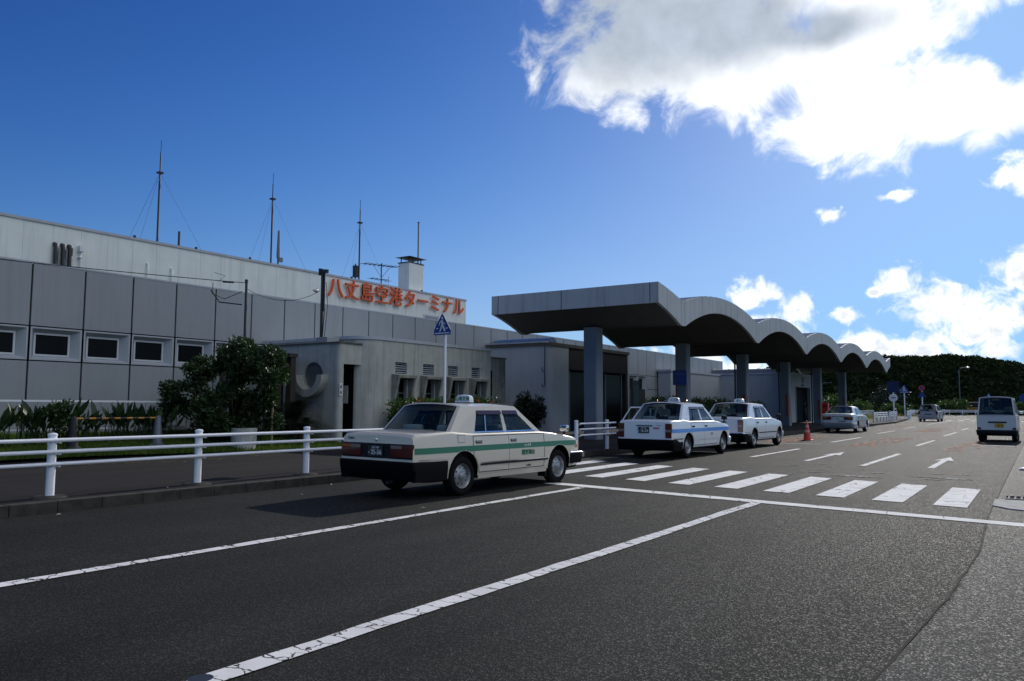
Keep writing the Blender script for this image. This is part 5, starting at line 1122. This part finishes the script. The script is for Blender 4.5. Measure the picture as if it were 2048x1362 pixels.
    def sweep(s, mb, path, z0, z1, th, tuck=0):
        """path of (x,y) outer line around a bumper"""
        n_ = len(path); vs = []
        for i, (x, y) in enumerate(path):
            a = Vector(path[max(0, i-1)]); c = Vector(path[min(n_-1, i+1)]); t = (c-a).normalized(); nn = Vector((t.y, -t.x)); tk = tuck; tuck_ = tk*abs(nn.y)
            for (o, z) in ((0, z1-.02), (-.02, z1), (-th, z1), (-th-tuck_, z0), (-.02-tuck_, z0), (-tuck_*.12, z0+(z1-z0)*.55)): vs.append((x+nn.x*o, y+nn.y*o, z))
        fs = []
        for i in range(n_-1):
            for j in range(6): fs.append((i*6+j, i*6+(j+1) % 6, (i+1)*6+(j+1) % 6, (i+1)*6+j))
        fs += [tuple(range(6)), tuple(reversed([(n_-1)*6+j for j in range(6)]))]; mb.add(vs, fs)
    def bumper(s, rear, yside, z0, z1, out, mat_, name, chrome=False, th=.09, rad=.09):
        W_ = s.W+.012; ye = -s.Lr-out if rear else s.Lf+out; sg = -1 if rear else 1; pts = []
        pts.append((W_, yside))
        for k in range(7): a = math.pi/2*k/6; pts.append((W_-rad+rad*math.cos(a), ye-sg*rad+sg*rad*math.sin(a)))
        bow = .03
        for k in range(1, 10):
            x = (W_-rad)*(1-2*k/10); pts.append((x, ye+sg*bow*(1-(x/(W_-rad))**2)))
        pts += [(-x, y) for x, y in pts[7::-1]]
        if not rear: pts = pts[::-1]
        pts = pts[::-1]
        b = MB(); s.sweep(b, pts, z0, z1, th, .12 if rear else .04); o = s.P(name, b, mat_, smooth=R(50))
        if chrome:
            c = MB(); cen = [(x*1.004, y+sg*.004*(1 if abs(x) < W_-.02 else 0)) for x, y in pts]; s.sweep(c, cen, z1-.045, z1+.004, .03); s.P('chrome_strip', c, M['chrome'] if chrome is True else chrome, o, smooth=R(50))
        return o
    def plate(s, x, y, z, big, small, kana, bg, fg, w=.33, h=.165):
        b = MB(); b.box(x-w/2, x+w/2, y-.008, y, z-h/2, z+h/2); pl = s.P('number_plate', b, bg, bevel=.003)
        b = MB(); b.text(big, h*.62, (x+.02, y-.0095, z-h*.12), (1, 0, 0), (0, 0, 1), .0008, .002); b.text(small, h*.26, (x, y-.0095, z+h*.33), (1, 0, 0), (0, 0, 1), .0008, .0005); b.text(kana, h*.26, (x-w*.43, y-.0095, z-h*.15), (1, 0, 0), (0, 0, 1), .0008, .0005)
        s.P('plate_number', b, fg, pl)
    def rearpanel(s, x0, x1, z0, z1, m_, name, o0=.0, o1=.02, parent=None, bev=.006):
        y = -s.Lr; ly = s.sp.get('lean', 0)*((z0+z1)/2-.6); b = MB(); b.box(x0, x1, y+ly-o1, y+ly+.03-o0, z0, z1); return s.P(name, b, m_, parent, bevel=bev)
    def mirror(s, y, z, sg, m_=None, fender=True):
        x = s.w(y, z-.02) if not fender else s.w(y, z-.1)-.1; b = MB()
        if fender: b.tube([(sg*x, y, z-.12), (sg*(x+.03), y-.01, z+.08)], .022, 6); b.cur = 0
        xx = x+.03 if fender else x+.10; mi = s.P('mirror_stalk', b, M['trim']) if fender else None
        b = MB(); b.cur = 0; b.box(sg*(xx-.085), sg*(xx+.085), y-.05, y+.03, z+.06 if fender else z-.01, z+.18 if fender else z+.11); o = s.P('mirror', b, m_ or M['trim'], mi, bevel=.02, smooth=SM)
        if not fender: b = MB(); b.box(sg*(xx-.07), sg*(xx+.07), y-.053, y-.051, z+.005, z+.095); s.P('mirror_glass', b, M['chrome'], o)
        else: b = MB(); b.box(sg*(xx-.07), sg*(xx+.07), y-.053, y-.051, z+.075, z+.165); o['label'] = 'chrome fender mirror housing'
    def fluid(s): pass

# ---- cream taxi
sp1 = dict(sg=M['cardglass2'], tr=.045, Lr=1.13, WB=2.73, Lf=3.55, W=.845, cat='taxi', top=[(-1.13, .945), (-.3, .985), (.2, .945), (2.1, .935), (2.5, .905), (3.3, .80), (3.55, .74)], zb=.2, yrb=-.28, yrr=.10, yrf=1.55, yfb=2.18, zr=1.385, wb=.785, wr=.655, ct=.48, cb=.30, bt=1.14, tum=.05, lean=.06, ra=.36)
t1 = Car('taxi', 'cream taxi with a green stripe stopped at the kerb in front', sp1, (-8.58, 10.17), -R(3.6), 1.0, M['cream'])
t1.doors([(.24, 1.17), (1.18, 2.22)], hz=.80)
def stripe(car, z0, z1, m_, name='stripe', y0=None, y1=None, off=.0085):
    car.PP(name, lambda b, g_: car.patch(b, y0 if y0 is not None else -car.Lr+.03, y1 if y1 is not None else car.Lf-.16, z0, z1, off, nz=1, sgs=g_), m_, smooth=SM)
def stripe_top(car):
    pass
t1.PP('stripe', lambda b, g_: t1.patch(b, -1.10, 3.38, lambda y: .655 if y < 2.9 else .655-(y-2.9)*.02, lambda y: .745 if y < 2.9 else .745-(y-2.9)*.02, .0085, nz=1, sgs=g_), M['green'], smooth=SM)
t1.PP('side_moulding', lambda b, g_: t1.patch(b, .40, 2.33, .415, .448, .022, nz=1, sgs=g_), M['trim'])
t1.PP('chrome_moulding', lambda b, g_: t1.patch(b, .40, 2.33, .447, .466, .026, nz=1, sgs=g_), M['chrome'])
t1.PP('sill', lambda b, g_: t1.patch(b, .38, 2.33, .20, .262, .006, nz=1, sgs=g_), M['cream'])
for (tx, sz, yy_, zz_, mm, bo) in (('ーシクタ', .055, 1.70, .70, 'wht', .002), ('通交海山', .095, 1.72, .575, 'green', .004), ('2-6504', .045, 1.75, .345, 'trim', .001)):
    for sg in (1, -1):
        b = MB(); x = t1.w(yy_, zz_)+.011; b.text(tx if sg > 0 or tx[0] == '2' else tx[::-1], sz, (sg*x, yy_, zz_), (0, sg, 0), (0, 0, 1), .0008, bo, 1.05); t1.P('lettering', b, M[mm])
t1.bumper(True, -.40, .235, .54, .035, M['bump'], 'rear_bumper', rad=.06); 
t1.PP('chrome_moulding', lambda b, g_: t1.patch(b, -1.02, -.38, .555, .575, .02, nz=1, sgs=g_), M['chrome'])
t1.bumper(False, 3.1, .30, .52, .02, M['bump'], 'front_bumper', chrome=True)
t1.rearpanel(-.80, .80, .55, .80, M['trim'], 'rear_panel', 0, .006)
for sg in (-1, 1):
    l_ = t1.rearpanel(*sorted((sg*.34, sg*.80)), .60, .785, M['tail'], 'tail_light', 0, .026)
    t1.rearpanel(*sorted((sg*.345, sg*.58)), .73, .78, M['clear'], 'reversing_lens', 0, .03, l_, .002); t1.rearpanel(*sorted((sg*.585, sg*.79)), .73, .78, M['amber'] if sg < 0 else M['tail'], 'indicator_lens', 0, .03, l_, .002)
t1.rearpanel(-.78, .78, .80, .812, M['chrome'], 'lid_trim', 0, .012, bev=.002)
t1.plate(0, -1.13-.012, .685, '25-56', '品川 500', 'い', M['plateg'], M['wht'])
b = MB(); b.text('Cedric', .055, (-.60, -1.122, .875), (1, 0, 0), (0, 0, 1), .001, .001); t1.P('badge', b, M['emblem'])
b = MB(); b.lathe([(.001, -.012), (.025, -.01), (.028, 0)], (.0, -1.12, .86), 'y', 14); t1.P('lid_lock', b, M['chrome'])
b = MB(); b.tube([(.60, -.45, .965), (.60, -.45, .99)], .012, 6); b.tube([(.60, -.45, .985), (.60, -.45, 1.0)], .004, 5); t1.P('aerial_base', b, M['trim'])
# lid gap lines
for sg in (-1, 1): b = MB(); b.grid(lambda u, v: (sg*(.70+.006*v), -1.10+.82*u, t1.zt(-1.10+.82*u)+.021*(1-.81)+.0015), 8, 1); t1.P('lid_gap', b, M['trim'])
t1.PP('panel_gap', lambda b, g_: t1.patch(b, 2.235, 2.243, .30, .9, .003, nz=4, sgs=g_), M['trim'])
b = MB(); t1.patch(b, -.14, .03, .80, .92, .004, (1,), nz=3); ff = t1.P('fuel_flap_gap', b, M['trim']); b = MB(); t1.patch(b, -.135, .025, .805, .915, .0055, (1,), nz=3); t1.P('fuel_flap', b, M['cream'], smooth=SM)
def roofsign(car, y, z, txt, m_, col, w=.36, h=.135):
    b = MB(); n_ = 10; prof = [(w/2*math.cos(a) if 0 else x, zz) for x, zz, a in [(-w/2, 0, 0), (-w/2+.02, h*.75, 0), (-w/2+.07, h*.97, 0), (0, h*1.05, 0), (w/2-.07, h*.97, 0), (w/2-.02, h*.75, 0), (w/2, 0, 0)]]
    b.prism_y([(x, z+.012+zz) for x, zz in prof][::-1], y-.055, y+.055); r_ = car.P('roof_sign', b, m_, bevel=.012, smooth=SM)
    b = MB(); b.box(-w/2-.02, w/2+.02, y-.06, y+.06, z, z+.014); car.P('sign_base', b, M['trim'], r_)
    b = MB(); b.text(txt, h*.62, (0, y-.0565, z+.012+h*.5), (1, 0, 0), (0, 0, 1), .001, .003); car.P('lettering', b, col, r_)
roofsign(t1, .95, 1.435, '山海交通', M['cwhite'], M['green'])
def visor(car):
    sp = car.sp; zr = sp['zr']
    for sg in (1, -1):
        for (ya, yb) in ((sp['ct']-.02, sp['bt']-.03), (sp['bt']+.02, sp['yrf']+.02)):
            b = MB(); b.grid(lambda u, v: (sg*(car.gx(zr-.075-.07*v)+.006+.022*v), ya+(yb-ya)*u, zr-.07-.065*v), 6, 2); car.P('window_visor', b, M['visor'], smooth=SM)
visor(t1)
for sg in (1, -1): t1.mirror(3.02, .85, sg, M['chrome'])
t1.PP('indicator_lens', lambda b, g_: t1.patch(b, 3.36, 3.46, .60, .655, .012, nz=1, sgs=g_), M['amber'])
for sg in (1, -1):
    b = MB(); b.box(*sorted((sg*.42, sg*.70)), 3.52, 3.565, .53, .66); t1.P('headlight', b, M['lamp'], bevel=.01)
b = MB(); b.box(-.4, .4, 3.53, 3.57, .53, .66); t1.P('grille', b, M['chrome'], bevel=.01)
b = MB(); b.tube([(.30, -1.05, .22), (.30, -1.18, .215)], .025, 8); t1.P('exhaust_pipe', b, M['dsteel'])
for sg in (1, -1): b = MB(); b.box(*sorted((sg*.62, sg*.80)), 2.33, 2.345, .10, .30); t1.P('mud_flap', b, M['blk'])
t1.lift(.05)

# ---- white taxis
def comfort(label, loc, rz, sc, kind, group):
    sp = dict(tr=.05, Lr=1.06, WB=2.68 if kind == 1 else 2.78, Lf=3.45, W=.845, cat='taxi', top=[(-1.06, 1.0), (-.2, 1.02), (.2, .985), (2.0, .975), (2.5, .93), (3.2, .82), (3.45, .74)], zb=.2, yrb=-.32, yrr=.14, yrf=1.5, yfb=2.12, zr=1.46, wb=.77, wr=.625, ct=.44, cb=.22, bt=1.10, tum=.05, lean=.04, ra=.36, tm=M['trim'])
    c = Car('taxi', label, sp, loc, rz, sc, M['cwhite'], group)
    c.doors([(.22, 1.13), (1.14, 2.12)], hz=.83, hm=M['trim'])
    c.bumper(True, -.44, .19, .50, .03, M['bump'], 'rear_bumper', chrome=M['chrome'] if kind == 2 else False)
    c.PP('chrome_moulding', lambda b, g_: c.patch(b, -1.0, -.42, .50, .53, .022, nz=1, sgs=g_), M['chrome'])
    if kind == 1:
        c.bumper(False, 3.1, .28, .48, -.02, M['cwhite'], 'front_bumper', rad=.26, th=.06); c.PP('bumper_corner', lambda b, g_: c.patch(b, -.86, -.40, .24, .49, .019, nz=3, sgs=g_), M['cwhite'])
        stripe(c, .68, .78, M['bstripe'], y1=3.22)
        c.PP('side_crease', lambda b, g_: c.patch(b, .40, 2.3, .445, .452, .012, nz=1, sgs=g_), M['silver'])
        for sg in (1,): b = MB(); b.text('交通', .07, (c.w(1.65, .6)+.01, 1.65, .60), (0, 1, 0), (0, 0, 1), .0008, .001); c.P('lettering', b, M['steel'])
    else:
        c.bumper(False, 3.1, .28, .48, -.02, M['cwhite'], 'front_bumper', rad=.26, th=.06, chrome=M['chrome']); c.PP('side_moulding', lambda b, g_: c.patch(b, .40, 2.36, .47, .50, .016, nz=1, sgs=g_), M['trim'])
        c.PP('bumper_corner', lambda b, g_: c.patch(b, -.86, -.40, .24, .45, .019, nz=3, sgs=g_), M['silver'])
    for sg in (-1, 1):
        l_ = c.rearpanel(*sorted((sg*.62, sg*.80)), .54, .93, M['tail'], 'tail_light', 0, .02); c.rearpanel(*sorted((sg*.625, sg*.795)), .77, .925, M['amber'], 'indicator_lens', 0, .024, l_, .003); c.rearpanel(*sorted((sg*.625, sg*.795)), .70, .765, M['clear'], 'reversing_lens', 0, .024, l_, .003)
    c.rearpanel(-.24, .24, .845, .885, M['steel'], 'lid_trim', 0, .018)
    c.plate(-.02, -c.Lr-.006, .745, '16-24' if kind == 1 else '16-08', '品川 500', 'あ', M['plateg'], M['wht'])
    if kind == 1:
        b = MB(); b.box(.26, .44, -1.062, -1.058, .775, .825); c.P('sticker', b, mat('pink_sticker', (.5, .2, .2), .5)); b = MB(); b.text('COMFORT', .035, (.42, -1.055, .875), (1, 0, 0), (0, 0, 1), .0008); c.P('badge', b, M['emblem'])
        b = MB()
        for k in range(4): b.box(.28+k*.07, .33+k*.07, -.13, -.10, 1.06, 1.10)
        c.P('window_sticker', b, M['wht'])
        for sg in (-1, 1): b = MB(); b.lathe([(.03, 0), (.03, .03), (.02, .07), (.001, .085)], (sg*.46, .75, 1.50), n=10); c.P('roof_marker', b, mat('marker_amber', (.7, .3, .08), .2, .5), smooth=SM)
    visor(c); roofsign(c, .9, 1.51, '八丈交通' if kind == 1 else '富士', M['cwhite'], M['steel'] if kind == 1 else M['green'])
    for sg in (1, -1):
        c.mirror(2.95, .93, sg, M['trim']); b = MB(); b.box(*sorted((sg*.42, sg*.70)), 3.42, 3.465, .55, .68); c.P('headlight', b, M['lamp'], bevel=.01)
    c.lift(.03); return c
t2 = comfort('white taxi with a blue stripe and its kerbside rear door open', (-9.15, 21.3), -R(1.8), 1.015, 1, 'white taxis waiting under the canopy')
t3 = comfort('plain white taxi with a dark side moulding parked behind the blue-striped one', (-9.25, 27.75), -R(1.5), 1.03, 2, 'white taxis waiting under the canopy')
# open rear left door of t2: swung about its front edge
dd = MB(); hx, hy = -.84, 1.12; ang = R(62)
def dp(s_, z, o=0):   # s_ = distance from the hinge
    return (hx-math.sin(ang)*s_+math.cos(ang)*o*0, hy-math.cos(ang)*s_, z)
def dpoly(pts, th=.05):
    A = [dp(*p) for p in pts]; nx_, ny_ = math.cos(ang)*th, -math.sin(ang)*th; B = [(x+nx_, y+ny_, z) for x, y, z in A]; n_ = len(pts)
    dd.add(A+B, [tuple(range(n_)), tuple(reversed(range(n_, 2*n_)))]+[(i, n_+i, n_+(i+1) % n_, (i+1) % n_) for i in range(n_)])
dpoly([(0, .3), (.60, .3), (.86, .68), (.88, .97), (0, .97)])
dpoly([(.0, .97), (.05, .97), (.05, 1.38), (.0, 1.41)]); dpoly([(0, 1.41), (.05, 1.37), (.60, 1.37), (.62, 1.41)]); dpoly([(.60, 1.38), (.62, 1.41), (.90, .98), (.86, .97)])
od = t2.P('open_door', dd, M['cwhite'], smooth=SM); g_ = MB(); g_.add([dp(.05, .97), dp(.86, .97), dp(.61, 1.375), dp(.05, 1.375)], [(0, 1, 2, 3)]); t2.P('door_glass', g_, M['cardglass2'], od)

# ---- silver sedan
sps = dict(Lr=.95, WB=2.465, Lf=3.27, W=.84, cat='car', tr=.14, top=[(-.95, .98), (-.5, 1.0), (.2, .94), (1.9, .92), (2.4, .88), (3.1, .74), (3.27, .64)], zb=.2, yrb=-.52, yrr=.22, yrf=1.32, yfb=2.0, zr=1.36, wb=.74, wr=.56, ct=.36, cb=.02, bt=.98, tum=.06, lean=.05, ra=.34, tm=M['trim'], wr_=.30, rim=M['silver'])
s1 = Car('silver_sedan', 'silver sedan with rounded tail parked beyond the orange cone', sps, (-9.6, 48.3), -R(.3), 1.066, M['silver'])
s1.doors([(.1, 1.0), (1.01, 2.0)], hz=.80, hm=M['trim']); s1.bumper(True, -.4, .24, .56, .05, M['silver'], 'rear_bumper', rad=.22); s1.bumper(False, 2.85, .24, .52, .02, M['silver'], 'front_bumper', rad=.22)
for sg in (-1, 1):
    l_ = s1.rearpanel(*sorted((sg*.32, sg*.76)), .68, .86, M['tail'], 'tail_light', 0, .03); s1.rearpanel(*sorted((sg*.52, sg*.74)), .77, .84, M['amber'], 'indicator_lens', 0, .036, l_)
s1.rearpanel(-.3, .3, .82, .87, M['steel'], 'lid_trim', 0, .02); s1.plate(0, -.95-.006, .75, '30-41', '品川 53', 'せ', M['platew'], M['green']); s1.rearpanel(.05, .4, .60, .635, M['trim'], 'bumper_mark', 0, .065)
for sg in (1, -1): s1.mirror(1.85, .95, sg, M['trim'], fender=False)
# ---- distant hatchback
sph = dict(Lr=.72, WB=2.5, Lf=3.3, W=.85, cat='car', tr=.08, top=[(-.72, .96), (.2, .95), (2.0, .95), (2.6, .9), (3.1, .76), (3.3, .66)], zb=.2, yrb=-.66, yrr=-.25, yrf=1.2, yfb=2.2, zr=1.50, wb=.77, wr=.62, ct=-.1, cb=-.3, bt=1.0, tum=.05, ra=.34, tm=M['trim'], rearseat=True)
h1 = Car('hatchback', 'distant pale silver hatchback near the far guard rails', sph, (-9.6, 91), -R(1), 1.12, M['wgrey'])
h1.doors([(.15, 1.02), (1.03, 2.0)], hz=.8, hm=M['trim']); h1.bumper(True, -.3, .24, .52, .04, M['wgrey'], 'rear_bumper', rad=.2)
for sg in (-1, 1): h1.rearpanel(*sorted((sg*.62, sg*.80)), .66, .95, M['tail'], 'tail_light', 0, .02)
h1.rearpanel(-.3, .3, .62, .70, M['trim'], 'lid_trim', 0, .02); h1.plate(0, -.73, .58, '52-80', '品川', 'さ', M['platew'], M['green'])
for sg in (1, -1): h1.mirror(1.95, .98, sg, M['trim'], fender=False)
# ---- small van
spv = dict(rg=M['cardglass2'], sg=M['cardglass2'], Lr=.50, WB=1.95, Lf=2.75, W=.735, cat='van', tr=.05, tf=.10, top=[(-.5, 1.14), (2.2, 1.10), (2.55, 1.02), (2.75, .85)], zb=.24, yrb=-.47, yrr=-.30, yrf=1.75, yfb=2.5, zr=1.83, wb=.69, wr=.60, ct=-.1, cb=-.22, bt=1.0, tum=.02, zm=.7, ra=.31, wr_=.275, tm=M['trim'], rb=.03, rearseat=False, lean=.02)
v1 = Car('small_van', 'small white box van with yellow number plate seen from behind at right', spv, (-1.60, 39.7), -R(.6), 1.02, M['vanw'])
v1.doors([(.1, 1.0), (1.01, 1.9)], hz=.95, hm=M['trim'])
v1.bumper(True, -.32, .26, .50, .02, mat('van_bumper', (.02, .021, .022), .6), 'rear_bumper', rad=.1)
v1.rearpanel(-.30, .36, .79, .85, M['trim'], 'handle_trim', 0, .02); v1.plate(.10, -.515, .69, '18-42', '品川 480', 'り', M['platey'], M['trim'])
v1.rearpanel(-.12, .12, 1.70, 1.73, M['tail'], 'brake_light', 0, -.06) if False else None
b = MB(); b.box(-.13, .13, -.385, -.35, 1.735, 1.765); v1.P('brake_light', b, M['tail'])
for sg in (-1, 1): v1.rearpanel(*sorted((sg*.56, sg*.69)), .52, .60, M['tail'], 'tail_light', 0, .02)
v1.PP('side_crease', lambda b, g_: v1.patch(b, -.3, 2.2, .97, 1.0, .008, nz=1, sgs=g_), M['vanw'])
for sg in (1, -1): v1.mirror(2.35, 1.15, sg, M['trim'], fender=False)

# ------------------------------------------------------------------ person in the far doorway
def person(loc, rz, label):
    me = bpy.data.meshes.new('person'); J = [(0, 0, .95), (0, .0, 1.15), (0, -.01, 1.38), (0, 0, 1.50), (0, .02, 1.60), (0, .02, 1.72),
        (-.10, 0, .90), (-.11, .02, .50), (-.11, -.02, .09), (-.12, .14, .04), (.10, 0, .90), (.13, .07, .50), (.12, .02, .09), (.13, .18, .04),
        (-.18, -.01, 1.40), (-.24, -.02, 1.13), (-.22, .12, .92), (-.22, .17, .84), (.18, -.01, 1.40), (.24, -.03, 1.13), (.23, .10, .92), (.23, .15, .84)]
    E_ = [(0, 1), (1, 2), (2, 3), (3, 4), (4, 5), (0, 6), (6, 7), (7, 8), (8, 9), (0, 10), (10, 11), (11, 12), (12, 13), (2, 14), (14, 15), (15, 16), (16, 17), (2, 18), (18, 19), (19, 20), (20, 21)]
    rad = [.15, .14, .16, .06, .085, .08, .10, .065, .045, .035, .10, .065, .045, .035, .06, .045, .035, .03, .06, .045, .035, .03]
    me.from_pydata(J, E_, []); o = bpy.data.objects.new('person', me); COL.objects.link(o); sk = o.modifiers.new('s', 'SKIN'); su = o.modifiers.new('u', 'SUBSURF'); su.levels = 2; su.render_levels = 2
    for v, r_ in zip(me.skin_vertices[0].data if me.skin_vertices else [], rad): v.radius = (r_, r_*.8)
    if not me.skin_vertices:
        bpy.context.view_layer.objects.active = o
    bpy.context.view_layer.update(); nm = bpy.data.meshes.new_from_object(o.evaluated_get(bpy.context.evaluated_depsgraph_get())); o.modifiers.clear(); o.data = nm
    for m_ in (M['shirt'], M['skin'], M['blk']): nm.materials.append(m_)
    for p in nm.polygons:
        p.use_smooth = True; c = p.center; p.material_index = 1 if (c.z > 1.50 or (abs(c.x) > .19 and c.z < 1.15)) else (2 if c.z < .95 else 0)
    o.location = loc; o.rotation_euler = (0, 0, rz); tag(o, label, 'person')
    b = MB(); b.lathe([(.001, .115), (.06, .10), (.095, .05), (.10, 0), (.09, -.05)], (0, .0, 1.71), n=14); h = b.mesh('hair', M['black'], smooth=SM); ho = bpy.data.objects.new('hair', h); COL.objects.link(ho); ho.parent = o
person((-16.75, 69.6, .15), R(-70), 'person in dark clothes standing at the far doorway under the canopy')
